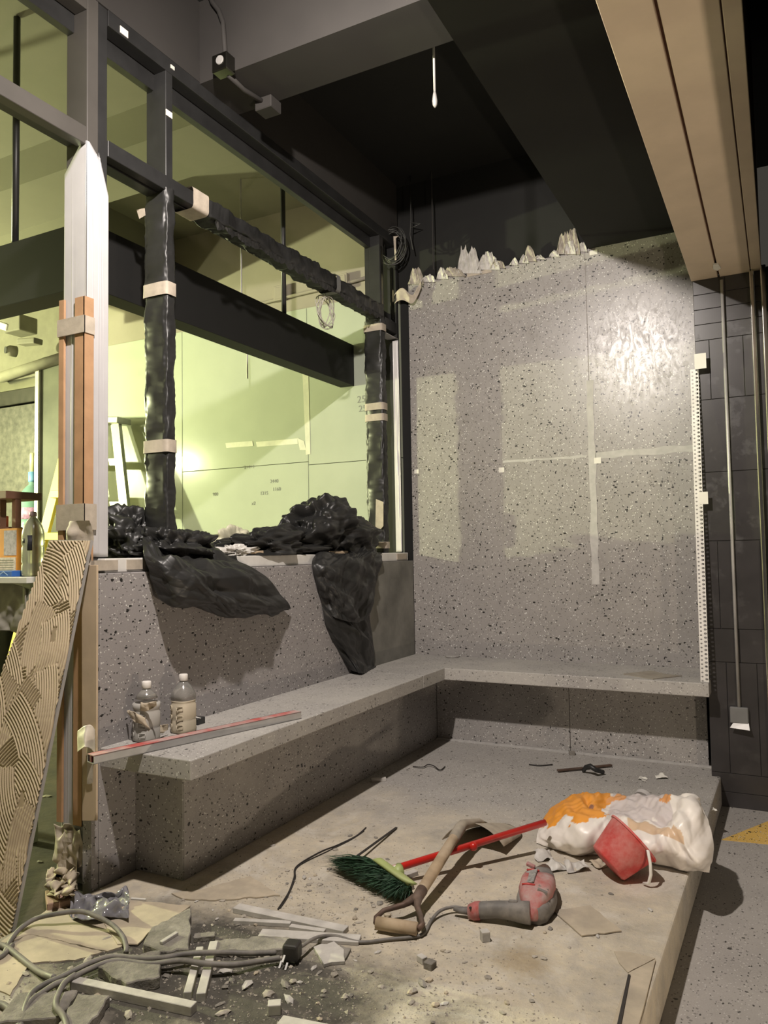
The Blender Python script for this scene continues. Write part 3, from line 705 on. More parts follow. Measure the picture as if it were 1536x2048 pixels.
# ---------------------------------------------------------------- ceiling bits of this room
cn = thing('conduit', 'grey conduit dropping from the dark ceiling to a steel switch box on header corner', 'conduit', tuple(at(453,137,'x',-2.38)))
bx = at(453,137,'y',2.80)
MB().tube([at(412,-30,'y',2.79), at(425,5,'y',2.79), at(438,22,'y',2.79), at(446,45,'y',2.79), at(451,120,'y',2.79)], .012, 10).build('pipe', M_ceil_grey, cn, smooth=True)
MB().box(bx[0]-.045, bx[0]+.045, 2.745, 2.81, bx[2]-.04, bx[2]+.045).build('switch_box', M_steel, cn, bevel=.005)
MB().lathe([(.022,0),(.02,.004)], 14, (bx[0]+.005,2.744,bx[2]+.008), (0,-1,0)).build('box_tab', M_alu, cn)
q = at(535,215,'z',3.50); q1 = at(487,180,'z',3.52)
MB().tube([(bx[0]+.01,2.80,3.522), (q1[0],q1[1],3.522), (q[0],q[1],3.515)], .012, 8).build('pipe', M_ceil_grey, cn, smooth=True)
MB().box(q[0]-.05, q[0]+.05, q[1]-.04, q[1]+.05, 3.475, 3.537).build('junction_box', M_ceil_grey, cn, bevel=.004)
a, b = at(868,55,'y',3.2), at(870,215,'y',3.2)
hr = thing('hanging_rod', 'thin pale rod hanging from the black ceiling in the middle of the room', 'rod', tuple(b))
MB().tube([(b[0],3.2,3.95), (b[0],3.2,b[2]+.06)], .006, 8).build('rod', M_alu, hr, smooth=True)
MB().lathe([(.004,0),(.011,.012),(.013,.03),(.009,.06),(.006,.075)], 12, (b[0],3.2,b[2])).build('nut', M_alu, hr, smooth=True)
p = at(864,400,'y',4.9); tag(MB().tube([(p[0],4.9,3.95), (p[0],4.9,zy(864,540,4.9))], .004, 6).build('hanging_wire', M_ceil_grey), 'thin dark wire hanging in the recess above the torn film', 'wire')
# ================================================================ THINGS BEYOND: ladder, counter, kitchen stuff
M_yel = mat('yellow_paint', (.70,.55,.08), .5, var=.08)
M_greyal = mat('grey_green_aluminium', (.36,.37,.30), .45, metal=.3, var=.15)
ld = thing('step_ladder', 'folding step ladder with a yellow front and grey back behind the white corner post', 'ladder', (-4.2,3.9,-.03))
top = np.array(at(200,846,'y',4.84))
Ht = top[2]+.03
def leg(px_t, py_t, px_b, py_b, y0, y1, z):
    """foot of a stile: line through two pixels of its visible run, carried down to the floor"""
    a = np.array(at(px_t, py_t, 'y', y0)); b = np.array(at(px_b, py_b, 'y', y0)); d = (b-a)/(a[2]-b[2]); f = a+d*(a[2]-z); f[1] = y1
    return f
def frame_(tops, feet, mt, nm, zs, sw):
    for a, b in zip(tops, feet): MB().bar(a, b, .105, .035, (0,1,.2)).build(nm, mt, ld, bevel=.003)
    for f in zs:
        a = tops[0]*(1-f)+feet[0]*f; b = tops[1]*(1-f)+feet[1]*f; MB().bar(a, b, sw, .065, (0,0,1)).build('step', mt, ld, bevel=.003)
fR = leg(236,850,268,1100,4.50,4.42,-.03); fL = leg(131,905,92,1078,4.50,4.42,-.03)
tR = np.array(at(232,846,'y',4.82)); tL = np.array(at(146,846,'y',4.82)); tm = (tR+tL)/2
frame_([tR, tR*.25+tL*.75+(0,.03,0)], [fR, fR*.25+fL*.75+np.array((0,.1,0))], M_greyal, 'back_stile', (.145,.30,.46,.62,.78,.92), .03)
frame_([tL, tL*.3+tR*.7], [fL, fL*.42+fR*.58+np.array((0,-.2,0))], M_yel, 'front_stile', (.26,.41,.56,.71,.86), .09)
MB().bar(tL+(-.03,0,.02), at(249,842,'y',4.82), .16, .055).build('top_cap', M_greyal, ld, bevel=.008, seg=2)

# stainless column/fridge flank at the opening
sc_ = thing('steel_cladding', 'tall brushed stainless steel cladding panel left of the pale kitchen wall', 'panel', (-6.1,4.96,-.03))
MB().box(-6.20, -5.962, 4.93, 4.968, -.03, 3.16).build('sheet', mat('dull_steel_sheet', (.070,.072,.050), .5, var=.35, scale=3, spec=.12), sc_, bevel=.003)
MB().box(-6.265, -6.201, 4.90, 4.968, -.03, 3.05).build('edge_trim', M_chrome, sc_, bevel=.01, seg=3)
kc = thing('steel_cabinet', 'tall stained stainless cabinet at the far left of kitchen', 'cabinet', (-7.2,5.6,-.03))
MB().box(-8.2, -6.72, 5.55, 6.2, -.03, 2.92).build('body', M_steel_dark, kc, bevel=.004)
MB().box(-6.715, -6.69, 5.46, 5.52, -.03, 2.95).build('edge_trim', M_chrome, kc)
for z in (1.95,2.35): MB().box(-6.83, -6.68, 5.45, 5.47, z, z+.04).build('hinge', M_chrome, kc)
hood = thing('extractor_hood', 'pale steel hood edge over the kitchen opening', 'hood', (-7.2,5.2,2.95))
MB().box(-9, -6.27, 5.0, 6.3, 2.93, 3.12).build('canopy', M_steel, hood, bevel=.004)
MB().box(-9, -6.27, 4.96, 4.999, 2.90, 3.16).build('lip', M_steel, hood, bevel=.004)
M_plk = mat('darkened_cream', (.15,.142,.10), .8)  # cream toned down in its colour so the near lamp doesn't burn it out
# emergency light under the beam at far left
el = thing('emergency_light', 'boxy cream twin-head emergency light under the kitchen ceiling far left', 'light', tuple(at(40,660,'y',4.4)))
p = at(52,655,'y',4.4); MB().box(p[0]-.16, p[0]+.05, 4.3, 4.48, p[2]-.05, p[2]+.09).build('housing', M_plk, el, bevel=.01, seg=2)
p2 = at(10,655,'y',4.35); MB().bar(p2+np.array((-.3,0,.12)), p2+np.array((.10,0,-.03)), .12, .06).build('tube_cover', M_whiteplastic, el, bevel=.01, seg=2)
p3 = at(58,682,'y',4.3); MB().bar(p3+np.array((-.1,0,0)), p3+np.array((.12,0,-.02)), .09, .05).build('lamp_head', M_plk, el, bevel=.01, seg=2)
p = at(12,700,'y',4.6); cm = thing('security_camera', 'small round camera dome on kitchen beam at left edge', 'camera', tuple(p))
MB().lathe([(.03,0),(.05,.03),(.052,.09)], 16, p, (.3,1,0)).build('housing', M_plk, cm, smooth=True); MB().lathe([(.034,0),(.03,.006)], 16, p+np.array((-.002,-.006,0)), (.3,1,0)).build('lens', M_frame, cm)
tag(MB().tube([at(0,755,'y',4.9), at(125,715,'y',4.9)], .05, 10).build('duct_pipe', M_plk, smooth=True), 'cream pipe running across the kitchen lintel', 'pipe')
# large water bottle in the kitchen opening
M_teal = mat('teal_water_bottle', (.42,.72,.66), .12, var=.05, trans=.55)
wbp = at(66,1080,'y',5.35); wb5 = thing('water_bottle', 'large teal water cooler bottle with a blue cap behind the brown rack', 'bottle', tuple(wbp))
MB().lathe([(.02,0),(.135,.005),(.14,.02),(.14,.16),(.13,.18),(.14,.20),(.14,.36),(.15,.40),(.15,.43),(.135,.47),(.07,.55),(.045,.57),(.045,.60)], 32, wbp).build('body', M_teal, wb5, smooth=True)
MB().lathe([(.048,0),(.05,.015),(.05,.10),(.04,.105)], 20, wbp+np.array((0,0,.60))).build('cap', mat('blue_cap', (.16,.36,.62), .4), wb5, smooth=True)
MB().lathe([(.038,0),(.038,.19),(.032,.2)], 16, wbp+np.array((0,0,.70))).build('pump', mat('cream_plastic', (.6,.6,.35), .4), wb5, smooth=True)
MB().lathe([(.1415,0),(.1415,.12)], 32, wbp+np.array((0,0,.21))).build('label_band', mat('bottle_label', (.55,.30,.52), .5, var=.5, scale=40), wb5, smooth=True)
tag(MB().box(wbp[0]-.5, wbp[0]+.4, 5.12, 5.5, wbp[2]-.04, wbp[2]-.001).box(wbp[0]-.48, wbp[0]-.44, 5.14, 5.48, -.03, wbp[2]-.04).box(wbp[0]+.34, wbp[0]+.38, 5.14, 5.48, -.03, wbp[2]-.04).build('work_table', M_steel), 'stainless work table under the water bottle', 'table')

# counter on the left with its objects
zc_ = 1.165; ctr = thing('counter', 'pale topped counter at left edge behind the leaning slab', 'counter', (-3.4,2.75,-.03))
MB().box(-4.6, at(54,1142,'y',2.32)[0], 2.32, 2.9, zc_-.03, zc_).build('top', M_whiteplastic, ctr, bevel=.003)
for x in (-4.5,at(48,1142,'y',2.32)[0]-.06): MB().box(x, x+.05, 2.36, 2.41, -.03, zc_-.03).build('leg', M_greyal, ctr)
MB().box(-4.6, -3.05, 2.84, 2.88, zc_-.12, zc_-.031).build('apron', M_whiteplastic, ctr)
P = patch([[(-3.75+.14*j, 2.36+.02*math.sin(j*2), zc_-.05-.055*i-.02*math.sin(j*1.3)) for j in range(6)] for i in range(5)], 50, 40, .012, 77, f0=2)
tag(MB().grid(P).build('grey_cloth', mat('grey_sack', (.30,.28,.25), .8, var=.2), smooth=True, solid=.004), 'grey folded sack hanging under the counter at left edge', 'sack')
def bottle(loc, h, r, body, cap, label, nm='plastic_bottle', fill=None, square=False):
    t = thing(nm, label, 'bottle', loc); s = h/.27
    prof = [(r*.80,0),(r*.97,.006*s),(r,.015*s),(r,.045*s),(r*.94,.052*s),(r,.06*s),(r,.115*s),(r*.94,.122*s),(r,.13*s),(r,.165*s),(r*.96,.18*s),(r*.80,.205*s),(r*.50,.228*s),(.0125,.24*s),(.0125,.262*s)]
    MB().lathe(prof, 28, loc).build('body', body, t, smooth=True)
    MB().lathe([(0.0125,0),(.0165,.002),(.0165,.018),(.014,.021)], 20, (loc[0],loc[1],loc[2]+.242*s)).build('cap', cap, t, smooth=True)
    return t
M_clear = mat('clear_dirty_plastic', (.45,.45,.36), .2, var=.1, trans=.6)
M_pinkcap = mat('mauve_cap', (.46,.33,.38), .5)
BX = at(66,1100,'y',2.42)[0]
bt = bottle((BX,2.42,zc_), .31, .050, M_clear, M_pinkcap, 'clear printed water bottle with a mauve cap standing on counter before the leaning slab')
M_print = mat('black_print', (.02,.02,.03), .5)
def wraplabel(c, r, z0, z1, a0, a1, matr, parent, name='printed_label', n=10):
    P = [[(c[0]+r*math.cos(t), c[1]+r*math.sin(t), z) for t in np.linspace(a0, a1, n)] for z in (z0, z1)]
    return MB().grid(P).build(name, matr, parent, smooth=True, solid=.0006)
wraplabel((BX,2.42), .0512, zc_+.12, zc_+.19, -1.15, -.72, M_print, bt); wraplabel((BX,2.42), .0512, zc_+.155, zc_+.175, -1.75, -1.40, M_print, bt)
CX = at(30,1100,'y',2.6)[0]; DX = at(20,1135,'y',2.36)[0]
ct2 = thing('carton', 'orange and white printed carton standing beside the water bottle on counter', 'box', (CX,2.6,zc_))
MB().box(CX-.08, CX+.08, 2.55, 2.66, zc_, zc_+.235).build('body', mat('orange_card', (.70,.30,.05), .6), ct2, bevel=.002)
MB().box(CX-.015, CX+.078, 2.548, 2.55, zc_+.10, zc_+.225).build('printed_panel', mat('grey_print', (.42,.38,.42), .7, var=.3, scale=60), ct2)
MB().box(CX-.07, CX+.075, 2.547, 2.549, zc_+.005, zc_+.09).build('printed_panel', mat('white_print', (.62,.55,.50), .7, var=.2, scale=70), ct2)
for i in range(6): MB().box(CX-.065, CX+.06, 2.5455, 2.547, zc_+.015+.012*i, zc_+.018+.012*i).build('print_line', M_pencil, ct2)
bp = thing('blue_packet', 'flat blue packet lying on front edge of counter', 'packet', (DX,2.38,zc_))
MB().box(DX-.08, DX+.035, 2.345, 2.42, zc_, zc_+.028).build('body', mat('blue_card', (.03,.12,.42), .5), bp, bevel=.003)
MB().sheet([(DX-.055,2.3445,zc_+.006),(DX-.025,2.3445,zc_+.022),(DX+.005,2.3445,zc_+.006),(DX+.005,2.3445,zc_+.011),(DX-.025,2.3445,zc_+.026),(DX-.055,2.3445,zc_+.011)][::1], (0,-1,0), .0008).build('chevron', mat('light_blue', (.35,.5,.75), .5), bp)
tag(MB().box(-3.62, -3.39, 2.62, 2.64, zc_, zc_+.20).build('white_board', M_paper), 'white card leaning at left edge on the counter', 'card')
# brown rack standing on the counter
M_brown = mat('brown_wood', (.14,.065,.04), .6, var=.25)
rk = thing('wooden_rack', 'dark brown wooden rack on the counter carrying tools, at left edge', 'rack', (-3.6,2.75,zc_))
RX = at(84,992,'y',2.86)[0]; zt1 = zy(40,992,2.75); zt0 = zy(20,1058,2.75)
MB().box(-4.3, RX, 2.64, 2.86, zt1-.02, zt1+.02).build('top_shelf', M_brown, rk, bevel=.002)
MB().box(-4.3, RX-.12, 2.66, 2.86, zt0-.015, zt0+.012).build('lower_shelf', M_brown, rk, bevel=.002)
for x in (RX-.155,RX-.035): MB().box(x, x+.032, 2.70, 2.735, zc_, zt1-.02).build('leg', M_brown, rk, bevel=.002)
for x in (-4.2,): MB().box(x, x+.032, 2.70, 2.735, zc_, zt1-.02).build('leg', M_brown, rk, bevel=.002)
for k in range(3): MB().box(RX-.30, RX-.24, 2.6385, 2.64, zt1-.016+.012*k, zt1-.010+.012*k).build('stripe', M_yel, rk)
ob = thing('orange_tray', 'bright orange ribbed box on the lower shelf of brown rack', 'box', (-3.5,2.75,zt0+.012))
MB().box(RX-.62, RX-.19, 2.68, 2.80, zt0+.012, zt0+.075).build('body', mat('bright_orange', (.80,.15,.04), .5), ob, bevel=.004)
for k in range(7): MB().box(RX-.60+.06*k, RX-.592+.06*k, 2.674, 2.68, zt0+.015, zt0+.075).build('rib', mat('pale_orange', (.8,.35,.2), .5) if k == 0 else bpy.data.materials['pale_orange'], ob)

# ================================================================ BLACK PLASTIC SACKING ON THE SILL
def sheetthing(name, label, P, matr=M_blackplastic, cat='plastic sheet', solid=.002, smooth=True):
    return tag(MB().grid(P).build(name, matr, None, smooth=smooth, solid=solid), label, cat)
# left drape: spills over the sill and billows out over the bench
A = PX([[(290,1058,-2.50),(315,1068,-2.50),(345,1072,-2.50),(390,1078,-2.50),(450,1092,-2.50)],
        [(284,1082,-2.43),(310,1088,-2.40),(345,1092,-2.39),(400,1100,-2.40),(455,1112,-2.43)],
        [(288,1112,-2.33),(315,1115,-2.28),(360,1116,-2.26),(430,1122,-2.28),(505,1136,-2.33)],
        [(296,1140,-2.32),(330,1146,-2.22),(385,1140,-2.19),(460,1148,-2.21),(540,1165,-2.32)],
        [(304,1170,-2.32),(345,1192,-2.21),(405,1182,-2.17),(480,1190,-2.19),(562,1192,-2.31)],
        [(325,1192,-2.33),(355,1216,-2.26),(420,1218,-2.22),(485,1222,-2.22),(580,1217,-2.32)],
        [(345,1200,-2.335),(375,1210,-2.30),(440,1234,-2.29),(500,1234,-2.28),(560,1220,-2.33)]])
sheetthing('plastic_sheet', 'black plastic sheet billowing over the sill at foot of the near mullion', onwall(patch(A, 190, 170, .036, 6, n=9, f0=.7, f1=5.0, edge=.3)))
# bunched roll of the same stuff at the mullion foot
tag(blobmesh((-2.48,2.66,1.27), (.13,.26,.085), 9, .26, nu=120, nv=70, rot=0, f1=6, flat=1.243).build('plastic_bundle', M_blackplastic, smooth=True), 'bunched black plastic wound round the foot of the near mullion', 'plastic sheet')
c = at(262,1075,'x',-2.62); tag(blobmesh(c, (.16,.18,.115), 15, .22, nu=110, nv=70, f1=5, rot=.4, tilt=.5).build('plastic_bundle', M_blackplastic, smooth=True), 'black plastic bulging out behind the white corner post', 'plastic sheet')
# lumps in the middle of the sill
c = at(545,1098,'x',-2.47); tag(blobmesh((c[0],c[1],1.285), (.10,.42,.085), 21, .28, nu=140, nv=70, f1=7, flat=1.243).build('plastic_bundle', M_blackplastic, smooth=True), 'crumpled black plastic lying along the middle of sill', 'plastic sheet')
c = at(672,1062,'x',-2.50); tag(blobmesh((c[0]-.03,c[1]-.03,1.37), (.19,.44,.20), 25, .20, nu=160, nv=100, f1=7, flat=1.243).build('plastic_bag', M_blackplastic, smooth=True), 'big black rubbish bag slumped on the sill by the far mullion', 'bag')
c = at(465,1080,'x',-2.56); tag(blobmesh((c[0],c[1],1.30), (.05,.12,.07), 27, .4, f1=6, flat=1.243).build('film_wad', mat('cream_film', (.60,.58,.42), .4), smooth=True), 'wad of cream film behind the black plastic on the sill', 'film')
c = at(478,1112,'x',-2.42); tag(blobmesh((c[0],c[1],1.262), (.035,.11,.03), 28, .5, f1=7, flat=1.243).build('film_wad', mat('white_rag', (.62,.60,.56), .5), smooth=True), 'white crumpled rag at the sill edge beside tape roll', 'rag')
c = at(497,1100,'x',-2.44); tp = np.array((c[0],c[1],1.285)); tr = thing('tape_roll', 'roll of white tape lying on the sill among black plastic', 'tape roll', tuple(tp))
MB().lathe([(.024,-.012),(.036,-.012),(.036,.012),(.024,.012),(.024,-.012)], 24, tp, (.9,-.4,.1)).build('roll', M_whiteplastic, tr, smooth=False)
a, b = at(486,1112,'x',-2.41), at(522,1110,'x',-2.41); tag(MB().bar((a[0],a[1],1.254),(b[0],b[1],1.258),.035,.02).build('wood_offcut', M_ply, bevel=.002), 'short wooden offcut on the sill below the tape roll', 'offcut')
a, b = at(655,1106,'x',-2.42), at(720,1112,'x',-2.42); tag(MB().bar((a[0],a[1],1.252),(b[0],b[1],1.255),.04,.016).build('wood_offcut', M_ply, bevel=.002), 'flat wooden slat on the sill under the rubbish bag', 'offcut')
# right drape hanging down to the seat
A = PX([[(632,1100,-2.45),(655,1104,-2.44),(690,1104,-2.44),(725,1098,-2.44),(752,1100,-2.45)],
        [(624,1128,-2.34),(650,1124,-2.28),(690,1122,-2.25),(728,1112,-2.27),(762,1120,-2.33)],
        [(634,1170,-2.33),(655,1168,-2.27),(690,1172,-2.24),(728,1165,-2.27),(758,1150,-2.33)],
        [(643,1208,-2.33),(668,1212,-2.27),(695,1222,-2.24),(722,1220,-2.27),(748,1190,-2.33)],
        [(652,1228,-2.33),(672,1236,-2.27),(700,1244,-2.25),(722,1244,-2.28),(737,1232,-2.33)]])
sheetthing('plastic_sheet', 'black plastic sheet draped over the sill near the back wall, upper fold', onwall(patch(A, 140, 140, .030, 36, n=9, f0=.9, f1=6, edge=.3)))
A = PX([[(642,1200,-2.335),(668,1210,-2.30),(700,1222,-2.30),(722,1228,-2.31),(738,1215,-2.335)],
        [(648,1240,-2.335),(672,1245,-2.30),(703,1250,-2.29),(724,1262,-2.31),(742,1262,-2.335)],
        [(662,1275,-2.335),(684,1280,-2.30),(708,1285,-2.28),(730,1295,-2.30),(747,1300,-2.335)],
        [(680,1310,-2.335),(700,1318,-2.29),(715,1322,-2.27),(733,1328,-2.29),(750,1328,-2.33)],
        [(697,1338,-2.335),(712,1344,-2.27),(722,1347,-2.24),(734,1345,-2.26),(752,1332,-2.32)]])
sheetthing('plastic_sheet', 'dark tail of black plastic hanging down to the bench seat near the back wall', onwall(patch(A, 110, 110, .024, 39, n=9, f0=1.0, f1=6, edge=.3)))

# plywood strip on the end of the low wall, with curled tape
pl = thing('plywood_strip', 'narrow tan plywood strip standing against the end of low wall', 'board', (-2.37,2.07,.3))
a, b = at(181,1132,'y',2.07), at(183,1640,'y',2.07)
MB().sheet([at(168,1640,'y',2.075), at(196,1640,'y',2.075), at(197,1130,'y',2.085), at(167,1130,'y',2.085)], (0,-1,0), .009).build('strip', M_ply, pl, bevel=.001)
P = patch([[at(x, y, 'y', yy) for x, y, yy in ((155,1462+i*14,2.05),(168,1452+i*14,2.03-.01*i),(182,1450+i*16,2.04),(190,1460+i*16,2.06))] for i in range(4)], 20, 16, .004, 8)
MB().grid(P).build('curled_tape', mat('cream_tape', (.66,.60,.50), .5), pl, smooth=True, solid=.001)
P = patch([[at(x, y, 'y', 2.06) for x, y in ((174+i*2,1490+26*j),(180+i*2,1490+26*j),(186+i,1490+25*j))] for j in range(4) for i in (0,)], 8, 16, .003, 9)
MB().grid(P).build('tape_tail', M_mask, pl, smooth=True)
# brown guard strip and tape behind the slab on the post (lower part stays part of the window frame)

# ================================================================ LEANING SLAB WITH COMBED ADHESIVE
TR, TL, BR = at(182,1080,'y',2.062), at(101,1080,'y',2.062), at(22,1880,'z',-.03)
nS = np.cross(BR-TR, TL-TR); nS /= np.linalg.norm(nS); nS = nS if nS[1] < 0 else -nS
def onplane(px, py, off=0):
    d = ray(px, py); t = ((TR+nS*off-CAM)@nS)/(d@nS); return CAM+d*t
BL = onplane(-185, 1862)
sl = thing('leaning_slab', 'tall cut tile leaning on the white post, back combed with beige adhesive', 'tile slab', tuple((BR+BL)/2))
MB().sheet([TL, TR, BR, BL], -nS, .012).build('tile_body', mat('slab_edge', (.30,.285,.27), .6), sl)
def adhesive():
    nu, nv = 150, 420; eu = (TR-TL); P = np.zeros((nv, nu, 3)); C = np.zeros((nv, nu, 3))
    u = np.linspace(.004, .996, nu); v = np.linspace(.002, .998, nv)
    Uv, Vv = np.meshgrid(u, v)
    L = TL[None,None]*(1-Vv[...,None])+BL[None,None]*Vv[...,None]; Rr = TR[None,None]*(1-Vv[...,None])+BR[None,None]*Vv[...,None]
    base = L*(1-Uv[...,None])+Rr*Uv[...,None]
    ex = np.array((1.0,0,0)); ex = ex-nS*(ex@nS); ex /= np.linalg.norm(ex); ey = np.cross(nS, ex); ey = ey if ey[2] > 0 else -ey
    X = (base-BR)@ex; Y = (base-BR)@ey
    r = np.random.RandomState(5); H = np.zeros_like(X); ht = Y.max()
    # swaths painted one over the other: arcs of a notched trowel
    sw = []
    for i in range(44):
        cy = ht*(1-i/43)+r.uniform(-.05,.05); cx = r.uniform(X.min(), X.max())
        R = r.uniform(.26,.62); a = r.choice([-1,1])
        ox, oy = cx-a*R*math.cos(r.uniform(-.9,.9)), cy-R*math.sin(r.uniform(-1.2,1.2))
        sw.append((ox, oy, R, cx, cy, r.uniform(.15,.30), r.uniform(.05,.085)))
    ph = np.hypot(X+.9, Y-.2); H = .5+.5*np.sin(2*PI*ph/0.0125)
    for ox, oy, R, cx, cy, ln, wd in sw:
        d = np.hypot(X-ox, Y-oy); ang = np.arctan2(Y-oy, X-ox)-math.atan2(cy-oy, cx-ox); ang = (ang+PI) % (2*PI)-PI
        inside = (np.abs(d-R) < wd) & (np.abs(ang)*R < ln)
        H = np.where(inside, .5+.5*np.sin(2*PI*(d-R)/0.0125), H)
    H = np.clip((H-.25)*1.6, 0, 1)
    for cx, cy, w_, h_ in ((.0,0,0,0),): pass
    for px, py in ((121,1157),(109,1268),(45,1598)):
        q = onplane(px, py); qx, qy = (q-BR)@ex, (q-BR)@ey
        box_ = (np.abs(X-qx) < .012) & (np.abs(Y-qy) < .028); H = np.where(box_, .25, H)
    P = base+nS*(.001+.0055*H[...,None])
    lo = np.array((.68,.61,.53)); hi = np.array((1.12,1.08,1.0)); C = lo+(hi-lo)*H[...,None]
    return MB().grid(P, cols=C)
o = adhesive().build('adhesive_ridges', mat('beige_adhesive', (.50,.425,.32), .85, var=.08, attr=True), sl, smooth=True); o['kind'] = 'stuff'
# ================================================================ ON THE BENCH
M_cement = mat('cement_slurry', (.40,.385,.355), .7, var=.1)
M_cream = mat('cream_slurry', (.50,.44,.33), .8, var=.1)
M_smoky = mat('clear_bottle_plastic', (.62,.60,.56), .18, var=.05, trans=.75)
M_whitecap = mat('dusty_white_cap', (.66,.63,.59), .6, var=.1)
ZS = .522
def juice(px, py, h, r, fill, fz, label):
    p = at(px, py, 'z', ZS); p = (p[0]+.0, p[1]+.03, ZS)
    t = thing('juice_bottle', label, 'bottle', p, None); s = h/.24
    # squarish waisted body
    n = 40; prof = [(.86,0),(.98,.006),(1,.016),(1,.05),(.95,.056),(1,.062),(1,.115),(.94,.12),(.94,.128),(1,.134),(1,.155),(.93,.172),(.72,.19),(.45,.203),(.30,.21),(.30,.225)]
    def shell(prof, k, top=None):
        P = []
        for rr, hh in prof:
            ring = []
            for j in range(n):
                a = 2*PI*j/n+.35; q = (abs(math.cos(a))**5+abs(math.sin(a))**5)**(-1/5.0)
                sq = 1+(q-1)*(.55 if hh < .165 else 0)
                ring.append((p[0]+r*rr*k*sq*.93*math.cos(a), p[1]+r*rr*k*sq*.93*math.sin(a), ZS+hh*s))
            P.append(ring)
        m = MB().grid(P, closed_u=True); m.f += [tuple(range(n))[::-1], tuple(range((len(prof)-1)*n, len(prof)*n))]; return m
    up_ = [q for q in prof if q[1] >= fz-.008]; lo_ = [q for q in prof if q[1] <= fz]
    body = shell(up_, 1).build('clear_shoulder', M_smoky, t, smooth=True); low = shell(lo_, 1).build('filled_body', fill, t, smooth=True)
    MB().lathe([(.0165,0),(.018,.002),(.018,.024),(.0155,.027)], 24, (p[0],p[1],ZS+.212*s)).build('cap', M_whitecap, t, smooth=True)
    for k in range(3):
        for a in (-2.2, -1.15):
            c = np.array((p[0]+r*1.02*math.cos(a), p[1]+r*1.02*math.sin(a), ZS+(.03+.037*k)*s)); tn = np.array((-math.sin(a), math.cos(a), 0))
            MB().tube([c-tn*.013+(0,0,.008), c+tn*.013+(0,0,.008), c+tn*.013-(0,0,.008), c-tn*.013-(0,0,.008), c-tn*.013+(0,0,.008)], .0022, 6).build('moulded_rim', fill, low, smooth=True)
    return p
pA = juice(282, 1484, .232, .050, M_cement, .17, 'plastic juice bottle filled with grey slurry, nearest the bench end')
pB = juice(357, 1467, .238, .049, M_cream, .14, 'clear juice bottle with pale slurry beside the black box on bench')
P = patch([[at(x, y+dy*k, 'y', yy) for x, y, dy, yy in ((256,1420,3,2.25),(268,1424,10,2.235),(284,1432,8,2.24),(300,1444,8,2.27),(320,1450,8,2.33),(336,1448,6,2.38))] for k in (0,1,2)], 40, 14, .012, 61, f0=3)
sheetthing('rag', 'cream torn rag wrapped from the grey bottle to its neighbour', P, M_sheet, 'rag', .002)
P = patch([[at(x, y+dy*k, 'y', 2.245) for x, y, dy in ((282,1404,8),(292,1406,8),(302,1404,7),(312,1402,5))] for k in (0,1,2)], 24, 14, .012, 62, f0=3)
sheetthing('rag', 'small cream rag scrap on the shoulder of the grey bottle', P, M_sheet, 'rag', .002)
q = at(388,1450,'z',ZS); bb = thing('black_box', 'small black box with a white rim behind the pale bottle on bench', 'box', (q[0],q[1]+.02,ZS))
MB().box(q[0]-.035, q[0]+.02, q[1], q[1]+.05, ZS, ZS+.028).build('body', M_frame, bb, bevel=.002)
MB().tube([(q[0]-.035,q[1]+.02,ZS+.028),(q[0]-.02,q[1]+.0,ZS+.038),(q[0]+.01,q[1]+.0,ZS+.034),(q[0]+.02,q[1]+.02,ZS+.026)], .003, 6).build('strap', M_whiteplastic, bb, smooth=True)
# aluminium straightedge with red paint
s0, s1 = at(181,1527,'z',ZS), at(595,1436,'z',ZS); s0 = np.array((s0[0],s0[1],ZS+.001)); s1 = np.array((s1[0],s1[1],ZS+.001))
se = thing('straightedge', 'hollow aluminium straightedge smeared with red paint, lying along the bench edge', 'straightedge', tuple((s0+s1)/2))
d = (s1-s0)/np.linalg.norm(s1-s0); sx = np.array((d[1],-d[0],0)); H_, W_ = .030, .052
def plate4(off, w, h): return MB().bar(s0+off, s1+off, w, h)
plate4(np.array((0,0,.0015)), W_, .003).build('bottom_web', M_alu, se); plate4(sx*(W_/2-.0015)+np.array((0,0,H_/2)), .003, H_).build('side_web', M_alu, se); plate4(-sx*(W_/2-.0015)+np.array((0,0,H_/2)), .003, H_).build('side_web', M_alu, se)
M_redalu = mat('red_smeared_aluminium', (.42,.39,.36), .55, var=.15, dust=(.44,.07,.06), damt=.8, dscale=8)
plate4(np.array((0,0,H_-.0015)), W_, .003).build('top_web', M_redalu, se)
plate4(np.array((0,0,H_/2)), .012, H_-.008).build('inner_rib', mat('dark_red_inside', (.13,.02,.02), .8), se)
# thin cards on the back part of the bench, round lid
def roughen(poly, k, seed):
    r = random.Random(seed); out = []; n = len(poly)
    for i in range(n):
        a, b = poly[i], poly[(i+1) % n]; L = math.hypot(b[0]-a[0], b[1]-a[1]); m = max(1, int(L/11))
        for j in range(m):
            f = j/m; e = 0 if j == 0 else k
            out.append((a[0]+(b[0]-a[0])*f+r.uniform(-e,e), a[1]+(b[1]-a[1])*f+r.uniform(-e,e)))
    return out
def plate(name, label, cat, poly, z, t, matr, parent=None, bevel=0, tilt=None, group=None):
    if name in ('broken_tile', 'card_sheet', 'brick_piece', 'paper_scrap'): poly = roughen(poly, 2.6 if name == 'broken_tile' else 1.3, int(poly[0][0]*7+poly[0][1]))
    pts = [at(a, b, 'z', z+t)[:2] for a, b in poly]
    o = MB().prism([tuple(p) for p in pts], z, z+t).build(name, matr, parent, bevel=bevel)
    if parent is None: tag(o, label, cat, group)
    return o
M_greyboard = mat('weathered_board', (.30,.27,.22), .8, var=.15, scale=15, dust=(.16,.09,.06), damt=.25)
plate('board_scrap', 'thin weathered board scrap lying on the back bench near the perforated strip', 'board', [(1247,1347),(1303,1341),(1333,1348),(1364,1351),(1306,1357)], ZS, .006, M_greyboard)
